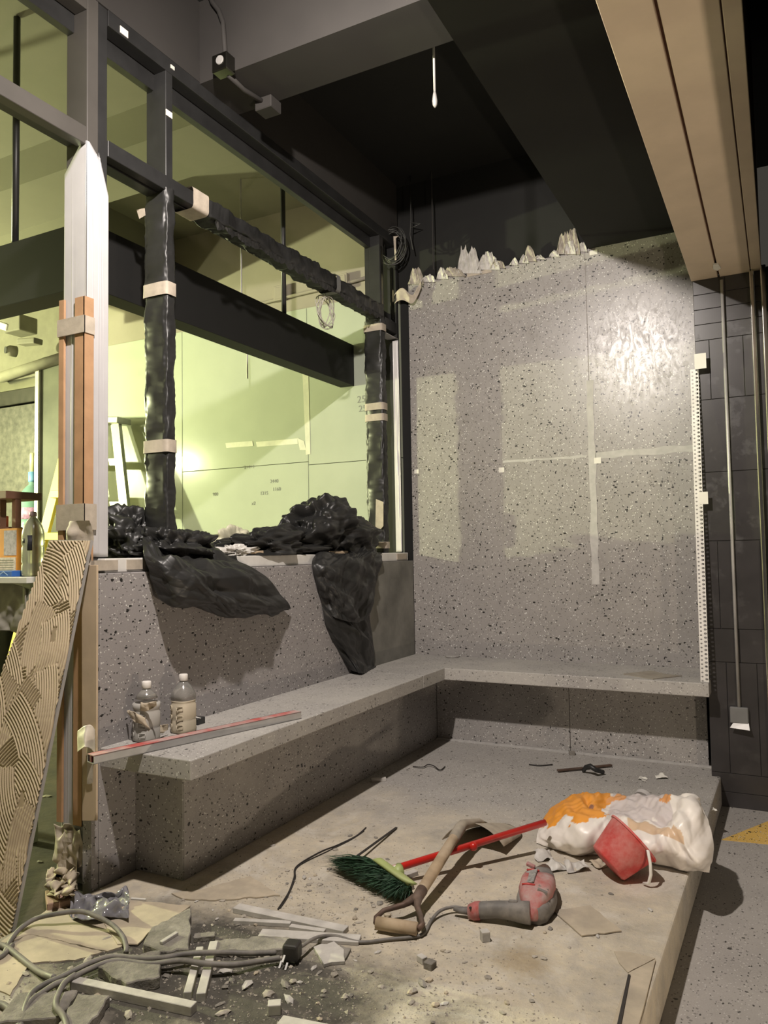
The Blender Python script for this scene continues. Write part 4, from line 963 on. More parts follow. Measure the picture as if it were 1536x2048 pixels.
q = at(905,1314,'z',ZS); tag(MB().lathe([(.045,0),(.05,.004),(.05,.010),(.046,.011)], 32, (q[0],q[1],ZS)).build('round_lid', M_seat, smooth=False), 'flat grey round lid lying on the bench at the inner corner', 'lid')

# ================================================================ WHITE BAG, RED BUCKET
def bagrows():
    R = [[(1072,1692,3.24),(1110,1700,3.20),(1160,1712,3.18),(1200,1712,3.22),(1245,1712,3.24),(1300,1724,3.22),(1350,1738,3.20),(1385,1742,3.20),(1418,1744,3.23)],
         [(1070,1672,3.26),(1108,1682,3.16),(1165,1690,3.12),(1210,1690,3.16),(1255,1690,3.18),(1310,1700,3.14),(1355,1716,3.12),(1395,1728,3.12),(1423,1715,3.22)],
         [(1076,1655,3.32),(1115,1645,3.22),(1165,1650,3.16),(1212,1655,3.20),(1255,1650,3.24),(1310,1660,3.18),(1350,1670,3.14),(1392,1690,3.14),(1424,1680,3.24)],
         [(1092,1632,3.42),(1130,1616,3.34),(1172,1618,3.28),(1215,1632,3.30),(1255,1630,3.34),(1310,1632,3.28),(1345,1636,3.22),(1388,1640,3.22),(1416,1640,3.30)],
         [(1112,1612,3.52),(1145,1595,3.48),(1180,1597,3.44),(1218,1610,3.46),(1258,1612,3.46),(1308,1606,3.42),(1342,1604,3.36),(1378,1596,3.34),(1402,1612,3.38)],
         [(1130,1600,3.60),(1160,1585,3.60),(1190,1584,3.58),(1225,1590,3.60),(1262,1597,3.58),(1310,1596,3.54),(1345,1596,3.48),(1386,1588,3.42),(1396,1598,3.46)],
         [(1135,1606,3.74),(1160,1596,3.78),(1190,1594,3.78),(1225,1597,3.76),(1262,1602,3.74),(1310,1604,3.70),(1345,1606,3.62),(1375,1606,3.56),(1390,1612,3.54)]]
    return [[at(a, b, 'y', c) for a, b, c in r] for r in R]
nu_, nv_ = 150, 110
P = patch(bagrows(), nu_, nv_, .026, 71, n=10, f0=.8, f1=7, edge=.35, flip=1)
P[...,2] = np.maximum(P[...,2], np.where(P[...,0] < -.35, .004, -.2))
S, T = np.meshgrid(np.linspace(0,1,nu_), np.linspace(0,1,nv_))
r = np.random.RandomState(3)
nz = crumple(S*3, T*2, 77, 8)
C = np.zeros((nv_,nu_,3)); C[:] = (1.0,.97,.93)
grey = (S > .38) & (S < .75) & (T > .45+.05*nz); C[grey] = (.78,.73,.74)
org = (S < .36+.03*nz) & (T > .36+.10*nz-.28*np.clip(.12-S,0,1)*3) ; C[org] = (1.0,.42,.055)
org2 = (np.hypot((S-.72)/.05, (T-.70)/.08) < 1+.4*nz) | (np.hypot((S-.42)/.06, (T-.80)/.08) < .8+.4*nz); C[org2] = (.86,.42,.16)
dark = np.hypot((S-.27)/.025, (T-.62)/.05) < .8; C[dark] = (.35,.16,.10)
clip = (S > .5) & (S < .8) & (T > .30) & (T < .40+.06*nz); C[clip] = (.80,.60,.42)
M_bag = mat('printed_bag_film', (.78,.75,.72), .38, var=.04, attr=True, coat=.1)
o = MB().grid(P, cols=C).build('plastic_bag', M_bag, None, smooth=True, solid=.002)
tag(o, 'white and orange printed plastic bag slumped at the platform edge behind red bucket', 'bag')
# tape ring behind the bag
q = at(1285,1600,'y',3.86); tag(MB().lathe([(.040,-.012),(.043,-.012),(.043,.012),(.040,.012),(.040,-.012)], 30, (q[0],3.88,max(q[2]-.0,.05)), (.25,.9,.35)).build('tape_ring', mat('grey_ring', (.42,.40,.39), .6)), 'thin grey tape ring standing behind the printed bag', 'tape roll')
# red bucket, tipped
M_bucket = mat('dusty_red_plastic', (.52,.055,.05), .55, var=.15, dust=(.58,.33,.30), damt=.55, dscale=10)
ax = RT*math.cos(math.radians(40))+UP*math.sin(math.radians(40))+FW*.16; ax /= np.linalg.norm(ax)
bc = at(1215,1728,'y',3.02)
rb, rt_, hb = .078, .102, .135
bk = thing('bucket', 'small dusty red bucket tipped over in front of the printed bag', 'bucket', tuple(bc))
M_ = MB().lathe([(rb*.9,.0),(rb,.006),(rt_,hb),(rt_+.006,hb),(rt_+.006,hb+.008),(rt_-.004,hb+.006),(rb-.006,.012)], 40, bc, ax)
M_.build('body', M_bucket, bk, smooth=True, bevel=.001)
pv = bc+ax*(hb-.02)
e1 = np.cross(ax, FW); e1 /= np.linalg.norm(e1); e1 = e1 if e1[2] < 0 else -e1
side_ = -FW+ax*(FW@ax); side_ /= np.linalg.norm(side_)
h0 = pv+e1*rt_*.35+side_*rt_*.9
MB().tube([h0+(0,0,.035), h0+side_*.012+(.003,0,.03), h0+side_*.02+(.006,0,-.01), h0+side_*.022+(.006,0,-.05), h0+side_*.016+(.0,0,-.085), h0+side_*.0+(-.012,0,-.093)], [.004,.006,.006,.006,.006,.005], 8).build('handle', M_whiteplastic, bk, smooth=True)

# ================================================================ BROOM
M_brush = mat('dark_green_bristle', (.018,.055,.026), .7, var=.5, scale=30)
M_lime = mat('lime_plastic', (.36,.42,.16), .5, dust=(.45,.42,.3), damt=.3)
M_red = mat('red_painted_tube', (.50,.018,.012), .30, var=.12, coat=.15)
br = thing('broom', 'broom with dark green bristles and red handle lying across the dusty platform', 'broom', tuple(at(760,1745,'z',0)))
k0, k1 = at(752,1722,'z',.085), at(815,1768,'z',.05)        # long axis of the block
cdir = (k1-k0)/np.linalg.norm(k1-k0)
bd = at(668,1725,'z',.02)-k0; bd2 = at(788,1795,'z',.015)-k1
# block
mid = (k0+k1)/2; bdir = (bd+bd2); bdir /= np.linalg.norm(bdir); bn_ = np.cross(cdir, bdir); bn_ /= np.linalg.norm(bn_); bn_ = bn_ if bn_[2] > 0 else -bn_
blk = MB()
Lb = np.linalg.norm(k1-k0)
rows = []
for t in np.linspace(-.06, 1.06, 12):
    w_ = .028*(1-abs(2*t-1)**4*.35); rows.append([k0+cdir*Lb*t+bn_*w_*math.cos(a)+bdir*(-.012+.022*math.sin(a)) for a in np.linspace(0, 2*PI, 14, endpoint=False)])
blk.grid(rows, closed_u=True); n_ = 14; blk.f += [tuple(range(n_))[::-1], tuple(range(11*n_, 12*n_))]
BLK = blk.build('block', M_lime, br, smooth=True)
# bristles: tapered strands
r = random.Random(9); bm_ = MB(); V = []; Fc = []
for i in range(5200):
    t = r.uniform(-.06, 1.06); w_ = r.uniform(-1, 1)
    root = k0+cdir*Lb*t+bn_*.022*w_+bdir*.006
    tip = (k0+bd)*(1-t)+(k1+bd2)*t + bn_*.050*w_*(1+.2*r.random())+np.array((r.gauss(0,.012), r.gauss(0,.010), r.gauss(0,.010)))
    f = r.uniform(.62,1.06); tip = root+(tip-root)*f; mid_ = (root+tip)/2+bn_*(.010*w_)+np.array((r.gauss(0,.006),)*3)
    tip[2] = max(tip[2], .003); mid_[2] = max(mid_[2], .003)
    sx_ = np.cross(tip-root, (r.gauss(0,1),r.gauss(0,1),r.gauss(0,1))); sx_ = sx_/(np.linalg.norm(sx_)+1e-9)*.0016
    n0 = len(V); V += [root-sx_, root+sx_, mid_-sx_, mid_+sx_, tip]; Fc += [(n0,n0+1,n0+3,n0+2),(n0+2,n0+3,n0+4)]
bm_.add(V, Fc); o = bm_.build('bristles', M_brush, BLK); o['kind'] = 'stuff'
rows = []
for t in np.linspace(-.05, 1.05, 10):
    tipc = ((k0+bd)*(1-t)+(k1+bd2)*t); ro = k0+cdir*Lb*t
    rows.append([ro+(tipc-ro)*(.46+.40*math.cos(a))+bn_*(.034*math.sin(a)) for a in np.linspace(0, 2*PI, 14, endpoint=False)])
core = MB().grid(rows, closed_u=True); core.f += [tuple(range(n_))[::-1], tuple(range(9*n_, 10*n_))]
core.v = [(a, b, max(c, .002)) for a, b, c in core.v]
core.build('bristle_core', M_brush, BLK, smooth=True)
h0, h1 = at(798,1735,'z',.062), at(1090,1645,'z',.125)
sk = (k0*.42+k1*.58)
MB().tube([sk+bdir*-.02, h0], [.022,.017], 12).build('socket', M_lime, br, smooth=True)
MB().tube([h0+(h0-h1)*.04/np.linalg.norm(h0-h1), h0, h1], .0135, 16).build('handle', M_red, br, smooth=True)
kn = h0+(h1-h0)*.515; MB().lathe([(.006,0),(.017,.012),(.016,.024),(.006,.032)], 16, kn+np.array((-.004,-.01,-.006)), (-.2,-.95,.12)).build('hanging_eye', M_red, br, smooth=True)
p = at(797,1738,'z',.065); MB().tube([p-(h1-h0)*.03, p], .0165, 12).build('tape_collar', M_paper, br, smooth=True)

# ================================================================ SHOVEL
M_blade = mat('dusty_steel_blade', (.25,.22,.18), .7, metal=.2, var=.2, dust=(.44,.39,.31), damt=.8, dscale=7)
sh = thing('shovel', 'shovel with a worn wooden D-handle lying face down across the broom', 'shovel', tuple(at(850,1760,'z',0)))
a0, a1 = at(832,1800,'z',.055), at(921,1655,'z',.135)
MB().tube([a0+(a1-a0)*t for t in np.linspace(0,1,8)], [.017,.019,.0205,.021,.021,.0205,.0195,.0185], 16).build('shaft', M_wood, sh, smooth=True)
ad = (a1-a0)/np.linalg.norm(a1-a0)
g0, g1 = at(754,1846,'z',.026), at(834,1858,'z',.030)
MB().tube([g0, g0+(g1-g0)*.5, g1], [.0205,.0215,.0205], 16).build('grip', M_wood, sh, smooth=True)
gd = (g1-g0)/np.linalg.norm(g1-g0)
for e, bow in ((g0, .045), (g1, .012)):
    s_ = 1 if e is g1 else -1
    MB().tube([e+gd*s_*.003, e+gd*s_*.012+(0,0,.004)+ad*.02, e*.62+a0*.38+gd*s_*bow*.8+ad*.012, e*.25+a0*.75+gd*s_*bow*.3, a0+ad*.02], [.010,.0085,.0085,.010,.018], 10).build('yoke_arm', M_rust, sh, smooth=True)
MB().tube([a0-ad*.012, a0+ad*.06], [.018,.0205], 14).build('ferrule', M_rust, sh, smooth=True)
# blade: curved sheet, edges down
L0, L1 = at(884,1650,'z',.095), at(1007,1663,'z',.10); tip = np.array((-1.17,3.40,.012))
rows = []
for t in np.linspace(0, 1, 16):
    wv_ = 1-.05*t-(.75*max(0,(t-.55)/.45)**2.2)
    c0 = (L0+L1)/2*(1-t)+tip*t
    row = []
    for s_ in np.linspace(-1, 1, 17):
        p = c0+(L1-L0)/2*s_*wv_; crown = .040*(1-s_*s_)*(1-.7*t); edge_ = -.012*(abs(s_)**6)*(1-t)
        row.append((p[0], p[1], max(.004, p[2]+crown-.018+edge_-.03*(1-t)*abs(s_)**1.5)))
    rows.append(row)
MB().grid(rows).build('blade', M_blade, sh, smooth=True, solid=.003)
MB().tube([a1-ad*.09, a1, a1+ad*.03+(0,0,-.004), (L0+L1)/2*.8+tip*.2+np.array((0,0,.022)), (L0+L1)/2*.55+tip*.45+np.array((0,0,.006))], [.0225,.023,.021,.014,.005], 12).build('blade_socket', M_blade, sh, smooth=True)

# ================================================================ DRILL
M_dred = mat('dusty_red_tool', (.36,.06,.055), .6, var=.2, scale=20, dust=(.38,.30,.28), damt=.72, dscale=16)
M_dgrey = mat('dusty_grey_tool', (.12,.112,.105), .65, var=.25, dust=(.33,.30,.27), damt=.55, dscale=12)
dl = thing('power_drill', 'dusty red and grey corded power drill lying beside the shovel', 'drill', tuple(at(1040,1820,'z',0)))
b0, b1 = np.array(at(1064,1826,'z',.035)), np.array(at(1086,1752,'z',.055)); bdv = (b1-b0)/np.linalg.norm(b1-b0); bL = np.linalg.norm(b1-b0)
def loft(a, b, prof, n=18, sq=3.0, upv=(0,0,1)):
    """prof: (t, half width, half height, lift)"""
    a = np.array(a); b = np.array(b); d = (b-a)/np.linalg.norm(b-a); u = np.array(upv, float); s = np.cross(d, u); s /= np.linalg.norm(s); u = np.cross(s, d); R = []
    for t, w_, h_, lf in prof:
        c = a+(b-a)*t+u*lf
        R.append([c+s*w_*np.sign(math.cos(q))*abs(math.cos(q))**(2/sq)+u*h_*np.sign(math.sin(q))*abs(math.sin(q))**(2/sq) for q in np.linspace(0, 2*PI, n, endpoint=False)])
    m = MB().grid(R, closed_u=True); m.f += [tuple(range(n))[::-1], tuple(range((len(R)-1)*n, len(R)*n))]; return m
HS = loft(b0, b1, [(-.10,.010,.014,.0),(-.03,.026,.028,.004),(.12,.044,.044,.012),(.32,.058,.050,.015),(.55,.060,.050,.014),(.66,.058,.047,.012)], 24, 4.0).build('motor_housing', M_dred, dl, smooth=True)
loft(b0, b1, [(.655,.058,.045,.010),(.74,.054,.043,.008),(.88,.046,.040,.004),(.97,.036,.036,.002)], 24, 3.4).build('gear_housing', M_dgrey, dl, smooth=True)
loft(b0, b1, [(-.045,.034,.030,-.004),(.05,.052,.036,-.006),(.30,.066,.036,-.008),(.50,.067,.036,-.008),(.60,.062,.030,-.006)], 24, 3.5).build('lower_shell', M_dgrey, dl, smooth=True)
ch = b0+(b1-b0)*.95
MB().lathe([(.034,0),(.036,.008),(.036,.022),(.026,.032),(.026,.050),(.020,.066),(.010,.074)], 18, ch, bdv).build('chuck', M_rust, dl, smooth=True)
gA, gB = np.array(at(1060,1826,'z',.045)), np.array(at(950,1822,'z',.028))
loft(gA, gB, [(0,.032,.034,0),(.15,.031,.033,.002),(.35,.026,.029,.006),(.6,.024,.026,.008),(.85,.025,.026,.004),(1.0,.026,.026,0)], 18, 2.6).build('grip', M_dgrey, dl, smooth=True)
gd_ = (gB-gA)/np.linalg.norm(gB-gA)
loft(gA+(gB-gA)*.90, gA+(gB-gA)*1.12, [(0,.027,.028,.002),(.5,.028,.028,0),(1,.022,.022,-.002)], 18, 2.6).build('grip_end', M_dred, dl, smooth=True)
MB().tube([gA+(gB-gA)*1.1, gA+(gB-gA)*1.25, gA+(gB-gA)*1.40+(0,0,.006)], [.014,.011,.007], 10).build('cable_boot', M_dgrey, dl, smooth=True)
sd = np.cross(bdv, (0,0,1)); sd /= np.linalg.norm(sd); sd = sd if sd[0] < 0 else -sd
for k in range(5):
    c = b0+(b1-b0)*(.16+.09*k)-sd*.030+np.array((0,0,.058)); MB().bar(c-sd*.016-np.array((0,0,.008)), c+sd*.016+np.array((0,0,.002)), .012, .008).build('vent', M_dgrey, HS)
c = b0+(b1-b0)*.44+sd*.022+np.array((0,0,.063)); MB().bar(c-bdv*.045, c+bdv*.045, .040, .006, up=(-.35,-.1,1)).build('label_plate', mat('worn_grey_label', (.26,.25,.24), .6, var=.4, scale=80), HS, bevel=.001)
for k in (-1,1):
    c = b0+(b1-b0)*(.44+k*.20)+sd*.022+np.array((0,0,.063)); MB().tube([c-bdv*.0+sd*.02+(0,0,-.004), c, c-sd*.024+(0,0,-.002)], .004, 6).build('raised_line', mat('bright_red_rib', (.45,.05,.045), .5) if k < 0 else bpy.data.materials['bright_red_rib'], HS, smooth=True)
c = b0+(b1-b0)*.80+sd*.02+np.array((0,0,.052)); MB().bar(c, c+sd*.03+np.array((0,0,.012)), .02, .012).build('selector_knob', M_dred, dl, bevel=.003)
c = gA+(gB-gA)*.22+np.array((0,0,.036)); MB().bar(c, c+gd_*.03, .012, .008).build('trigger', M_dgrey, dl, bevel=.002)
q = gA+(gB-gA)*1.02+np.array((-.003,-.02,.018)); MB().lathe([(.004,0),(.004,.008)], 10, q, (0,-1,.4)).build('screw', M_frame, dl)
# ================================================================ CABLES
def cable(name, label, pts, r, matr, z=None, cat='cable', group=None, parent=None):
    Q = []
    for p in pts:
        zz = p[2] if len(p) > 2 else r+.001
        Q.append(at(p[0], p[1], 'z', zz))
    n = max(30, len(Q)*9); C_ = catmull(np.array(Q), n)
    m = MB().tube(list(C_), r, 8); o = m.build(name, matr, parent, smooth=True)
    if parent is None: tag(o, label, cat, group)
    return o
cable('power_cable', 'grey power cable running from the drill to its plug on the rubble', [(926,1816,.022),(905,1814,.022),(880,1822,.02),(862,1842,.008),(848,1866,.008),(825,1874,.008),(780,1878,.008),(720,1884,.008),(672,1872,.012),(645,1872,.02),(622,1880,.03),(604,1892,.036),(592,1894,.036)], .0055, M_cable)
pg = thing('power_plug', 'black three pin plug lying on broken tiles at the end of drill cable', 'plug', tuple(at(580,1905,'z',.012)))
q = at(580,1902,'z',.034); MB().bar(q-RT*.0-UP*.0+np.array((-.02,0,.0)), q+np.array((.028,.012,0)), .052, .050).build('body', mat('black_rubber', (.028,.026,.024), .45), pg, bevel=.008, seg=2)
for dx, dz in ((-.012,-.008),(.010,-.008),(0,.012)):
    e = q+np.array((dx,-.028,dz-.012)); MB().bar(e, e+np.array((.004,-.018,-.012)), .006, .004).build('pin', M_alu, pg)
cable('extension_cable', 'grey cable looping over the card sheets at lower left', [(8,1908),(22,1880),(40,1858,.02),(70,1838,.03),(110,1828,.045),(160,1823,.05),(195,1834,.045),(225,1850,.035),(245,1872,.025),(252,1892,.015),(252,1905)], .008, M_cable)
cable('extension_cable', 'thick grey cable crossing the broken tiles towards the plug, upper strand', [(45,2040),(52,2010,.02),(65,1985,.02),(90,1968,.025),(120,1955,.03),(150,1940,.035),(185,1924,.035),(225,1913,.035),(280,1917,.035),(330,1915,.04),(370,1908,.04),(430,1905,.04),(500,1906,.03),(552,1905,.02)], .0085, M_cable)
cable('extension_cable', 'thick grey cable crossing the broken tiles towards the plug, lower strand', [(38,2075),(44,2040,.012),(60,2005,.02),(85,1985,.02),(112,1968,.03),(140,1958,.03),(180,1938,.03),(230,1922,.03),(300,1928,.03),(360,1921,.04),(410,1927,.04),(470,1929,.03),(520,1922,.02),(560,1916,.02)], .0085, M_cable)
cable('extension_cable', 'grey cable bending down to the bottom edge over the slab corner', [(150,1950,.032),(130,1965,.035),(116,1990,.035),(112,2012,.035),(124,2028,.032),(132,2045,.03),(136,2075,.03)], .0085, M_cable)
cable('extension_cable', 'straight grey cable from the left edge below the leaning slab', [(-20,1886),(10,1893),(40,1915),(75,1942),(108,1955,.03)], .009, M_cable)
cable('extension_cable', 'grey cable end curling at the bottom left corner', [(-25,2010),(0,2008),(20,2020),(34,2040),(40,2080)], .009, M_cable)
cable('extension_cable', 'grey cable stub at left edge crossing below the loop', [(-20,1922),(0,1915),(14,1903),(25,1890)], .008, M_cable)
cable('thin_wire', 'thin double dark wire bent across the beige dust left of broom', [(732,1655),(712,1672),(675,1690),(640,1704),(594,1732),(588,1755),(577,1785),(556,1818)], .0028, M_wire, cat='wire')
cable('thin_wire', 'second strand of the bent dark wire left of broom', [(728,1662),(700,1680),(660,1700),(597,1732),(590,1758),(574,1795),(560,1816)], .0022, M_wire, cat='wire')
a, b = at(793,1655,'z',.006), at(706,1718,'z',.03); tag(MB().bar(a, b, .010, .004).build('rubber_strip', M_wire), 'straight black rubber strip sticking out behind the broom head', 'strip')
cable('rubber_strip', 'short black rubber strip lying alone on the clean floor near the back bench', [(1058,1529),(1080,1531),(1105,1529)], .004, M_wire, cat='strip')
cable('thin_wire', 'thin dark wire along the foot of the left bench', [(600,1625,.004),(570,1640,.004),(520,1668,.004),(470,1695,.004),(430,1716,.004)], .0025, M_wire, cat='wire')
cable('thin_wire', 'curled dark wire scrap in the dust by the left bench', [(826,1533,.006),(846,1534,.01),(856,1529,.012),(868,1532,.012),(880,1540,.008),(890,1533,.006)], .003, M_wire, cat='wire')
# black clamp on a bar
cl = thing('bar_clamp', 'black clamp on a flat bar lying on floor near the back bench', 'clamp', tuple(at(1165,1535,'z',0)))
a, b = at(1115,1541,'z',.012), at(1223,1530,'z',.012); MB().bar(a, b, .02, .008).build('bar', M_rust, cl, bevel=.001)
MB().tube([at(x, y, 'z', z) for x, y, z in ((1167,1541,.012),(1172,1534,.04),(1180,1532,.05),(1192,1540,.036),(1206,1544,.016))], [.012,.012,.014,.013,.012], 10).build('jaw', M_frame, cl, smooth=True)

# ================================================================ CUT SHEETS, TILES AND OFFCUTS ON THE PLATFORM
plate('card_sheet', 'square beige card sheet lying in front of the drill', 'card', [(1107,1821),(1181,1810),(1243,1861),(1164,1871)], .002, .004, M_sheet)
plate('card_sheet', 'dusty beige card sheet at far left below the leaning slab', 'card', [(-30,1900),(55,1850),(107,1808),(143,1818),(198,1834),(240,1852),(252,1888),(215,1902),(205,1900),(60,1868)], .0, .005, M_sheet)
plate('card_sheet', 'dusty beige card sheet between the post foot and grey tile block', 'card', [(199,1833),(262,1801),(381,1811),(325,1852),(305,1858),(275,1888),(235,1888)], .0045, .004, M_sheet)
plate('card_sheet', 'grimy card sheet under the cable loop at left edge', 'card', [(-60,1960),(55,1866),(205,1903),(150,1920),(60,1925),(20,1990)], .0, .004, M_sheet)
plate('card_sheet', 'beige card corner curling at the bench end', 'card', [(343,1786),(402,1779),(500,1752),(560,1790),(430,1800),(366,1797)], .001, .004, M_sheet)
plate('plywood_edge', 'long narrow plywood sheet at the bottom right platform edge', 'board', [(1214,2080),(1258,1945),(1311,1918),(1288,2010),(1268,2080)], .001, .006, M_sheet)
plate('paper_scrap', 'torn cream paper near the bottom right platform edge', 'paper', [(1228,1902),(1252,1903),(1310,1916),(1256,1945),(1238,1925)], .001, .002, M_sheet)
plate('rubber_strip', 'thin black rubber strip lying along bottom right plywood edge', 'strip', [(1227,2080),(1256,1948),(1261,1949),(1236,2080)], .007, .004, M_wire)
plate('broken_tile', 'grey broken tile block under the short white offcut', 'tile', [(286,1888),(303,1853),(382,1814),(378,1898),(322,1902)], .0, .032, M_stone, bevel=.003)
plate('broken_tile', 'dirty broken tile block in the middle of cable tangle', 'tile', [(195,1932),(230,1916),(322,1900),(320,1952),(252,1966)], .0, .034, M_stone, bevel=.003)
plate('broken_tile', 'broken tile slab at the bottom edge crossed by the grey cable', 'tile', [(98,2075),(156,1986),(221,1990),(160,2075)], .0, .030, M_stone, bevel=.003)
plate('broken_tile', 'long dark broken tile at bottom left', 'tile', [(-20,2046),(40,1985),(156,1979),(120,2032)], .0, .022, M_stone, bevel=.003)
plate('broken_tile', 'grey broken tile lying between plug and white strips', 'tile', [(424,1900),(430,1878),(540,1872),(596,1876),(594,1892),(520,1900)], .0, .022, M_stone, bevel=.003)
plate('broken_tile', 'pale broken triangular tile right of the plug', 'tile', [(627,1893),(668,1882),(688,1898),(690,1922),(648,1928)], .001, .010, M_tilebit, bevel=.001)
plate('broken_tile', 'small pale broken tile piece beside the triangular tile', 'tile', [(680,1888),(702,1896),(694,1912),(688,1920)], .001, .008, M_stone, bevel=.001)
plate('brick_piece', 'salmon brick piece by the foot of the post', 'brick', [(90,1780),(150,1772),(156,1796),(94,1808)], .0, .028, M_brick, bevel=.003)
def strip(label, a, b, w_, h_, matr=M_tilebit, z=0.0, name='tile_strip', cat='tile strip'):
    p, q = at(*a, 'z', z+h_/2), at(*b, 'z', z+h_/2)
    return tag(MB().bar(p, q, w_, h_).build(name, matr, bevel=.0015), label, cat)
strip('long pale cut tile strip lying across bottom left tiles', (146,1966), (388,2018), .030, .026)
strip('pale tile strip pointing down left under the cables', (400,1900), (375,1992), .022, .022)
strip('pale tile strip standing close beside its twin under the cables', (428,1890), (402,1996), .026, .026)
strip('long white tile strip nearest the broom handle end', (472,1816), (692,1862), .040, .018)
strip('thin dark pale strip before the long white tile strip', (468,1842), (582,1848), .020, .014)
strip('second thin tile strip touching the triangular tile heap', (580,1854), (650,1864), .020, .014)
strip('white mortar strip lying below the thin tile strips', (520,1868), (720,1880), .050, .012, M_tilebit)
strip('short white offcut on top of the grey tile block', (322,1886), (354,1866), .014, .010, M_tilebit, .032)
strip('pale tile strip cut off by the bottom edge of the picture', (560,2046), (660,2066), .040, .020)
strip('small white tile block under the red broom collar', (810,1752), (832,1744), .028, .018, M_tilebit, 0, 'tile_block', 'tile block')
strip('small grey tile block tucked by the broom block', (808,1776), (824,1770), .028, .022, M_stone, 0, 'tile_block', 'tile block')
strip('small lone tile block in front of the drill grip', (962,1872), (978,1870), .026, .032, M_tilebit, 0, 'tile_block', 'tile block')
strip('small tile block lying near the bottom edge of dark mud', (536,2016), (562,2014), .030, .028, M_tilebit, 0, 'tile_block', 'tile block')
strip('grey tile chip upright among rubble right of centre', (852,1926), (868,1932), .03, .02, M_stone, 0, 'tile_block', 'tile block')
strip('pale tile chip behind the upright grey chip', (838,1914), (850,1922), .02, .02, M_tilebit, 0, 'tile_block', 'tile block')
strip('white square offcut on the floor by the left bench shadow', (742,1560), (772,1558), .024, .018, M_tilebit, 0, 'tile_block', 'tile block')
strip('tiny grey block against the back bench base', (1138,1506), (1150,1506), .025, .022, M_stone, 0, 'tile_block', 'tile block')
strip('dirty pale offcut at left of the mortar strip', (388,1876), (430,1872), .03, .016, M_stone, 0, 'tile_block', 'tile block')
strip('thin white splinter standing out on terrazzo near the post foot', (262,1797), (292,1799), .008, .006, M_paper, 0, 'splinter', 'splinter')
def scrap(label, c, s, seed, matr=M_paper, z=.0, cat='paper', name='paper_scrap', amp=.012):
    p = at(*c, 'z', z); r = random.Random(seed); k = r.uniform(0, PI)
    P = [[(p[0]+s*((i-1.5)*math.cos(k)-(j-1.5)*math.sin(k)*r.uniform(.5,.9))*.4, p[1]+s*((i-1.5)*math.sin(k)+(j-1.5)*math.cos(k))*.4, z+.004+s*.22*r.random()) for i in range(4)] for j in range(4)]
    return sheetthing(name, label, patch(P, 16, 16, amp, seed, f0=3), matr, cat, .001)
scrap('white folded paper scrap on the clean floor left of the black column', (1322,1556), .05, 1)
scrap('flat cream paper scrap left of the folded white scrap', (1286,1559), .035, 2)
scrap('white film flake under the drill chuck', (1112,1738), .06, 3, M_plaster_rag, cat='film', name='film_flake')
scrap('torn grey white film flake between the drill and bucket', (1152,1738), .075, 4, M_plaster_rag, cat='film', name='film_flake')
scrap('thin film flake near the left corner of printed bag', (1086,1716), .07, 5, M_plaster_rag, cat='film', name='film_flake')
scrap('tan card scrap beside the bucket base', (1196,1732), .05, 6, M_sheet, cat='card', name='card_scrap')
scrap('white paper flap on the far platform edge', (1426,1622), .03, 7, z=-.03)
P = patch([[tuple(at(x, y, 'z', .012+.02*math.sin(i*2.1+j)**2)) for i, x in enumerate((140,170,200,235,258))] for j, y in enumerate((1836,1818,1800,1790,1784))], 50, 46, .030, 91, f0=1.5, f1=9)
M_clearfilm = mat('crumpled_clear_film', (.28,.275,.30), .12, var=.3, scale=20, trans=.25, coat=.5)
sheetthing('film_heap', 'crumpled clear plastic film lying on the platform at the post foot', P, M_clearfilm, 'film', .0015)
P = patch([[tuple(at(x, y, 'z', .03+.05*math.sin(i*1.3+j*.8)**2)) for i, x in enumerate((95,110,125,140,150))] for j, y in enumerate((1790,1772,1755,1740))], 30, 30, .03, 92, f0=2)
sheetthing('torn_wrapping', 'torn pale wrapping paper heaped against the foot of post', P, M_sheet, 'paper', .002)

# ---------------------------------------------------------------- rubble: every chip its own object
def chunkmesh(seed):
    r = random.Random(seed); bm_ = bmesh.new(); bmesh.ops.create_icosphere(bm_, subdivisions=1, radius=1)
    sx_, sy_, sz_ = r.uniform(.7,1.5), r.uniform(.5,1.0), r.uniform(.28,.6)
    for v in bm_.verts:
        k = r.uniform(.72,1.15); v.co = Vector((v.co.x*sx_*k, v.co.y*sy_*k, max(v.co.z*sz_*k, -.25*sz_)))
    me = bpy.data.meshes.new('rubble_chip'); bm_.to_mesh(me); bm_.free(); return me
MS = [M_mortar, M_stone, M_tilebit, M_mortar, M_sheet]
CH = []
for i in range(12):
    me = chunkmesh(300+i); me.materials.append(MS[i % 5]); CH.append(me)
r = random.Random(12); n_ = 0
def chip(x, y, s, nm, z=0.0):
    global n_
    o = bpy.data.objects.new('rubble_chip', r.choice(CH)); COL.objects.link(o); o.location = (x, y, z+s*.12); o.scale = (s,s,s); o.rotation_euler = (0,0,r.uniform(0,6.28))
    tag(o, 'small rubble chip '+nm, 'rubble', 'rubble chips '+nm)
cent = [(-1.62,2.32,.20,30,'before the long white tile strip'), (-1.45,2.05,.24,44,'around the plug and triangular tile'), (-1.0,1.95,.22,46,'in front of the shovel grip'), (-.75,1.9,.18,26,'left of the bottom right plywood edge'), (-1.35,2.52,.24,34,'around the broom bristles'), (-1.85,1.85,.18,18,'among the cables at lower left'), (-.95,2.75,.22,12,'beside the drill chuck'), (-1.75,2.9,.2,12,'along the shadow of the left bench'), (-1.2,1.75,.2,22,'at the bottom edge on the dark mud')]
for cx, cy, sg, k, nm in cent:
    for i in range(k):
        x, y = r.gauss(cx, sg), r.gauss(cy, sg)
        if not (-2.05 < x < -.45 and 1.62 < y < 4.0): continue
        if -1.3 < x < -.72 and 2.42 < y < 2.95: continue
        chip(x, y, abs(r.gauss(.0055,.004))+.003, nm)
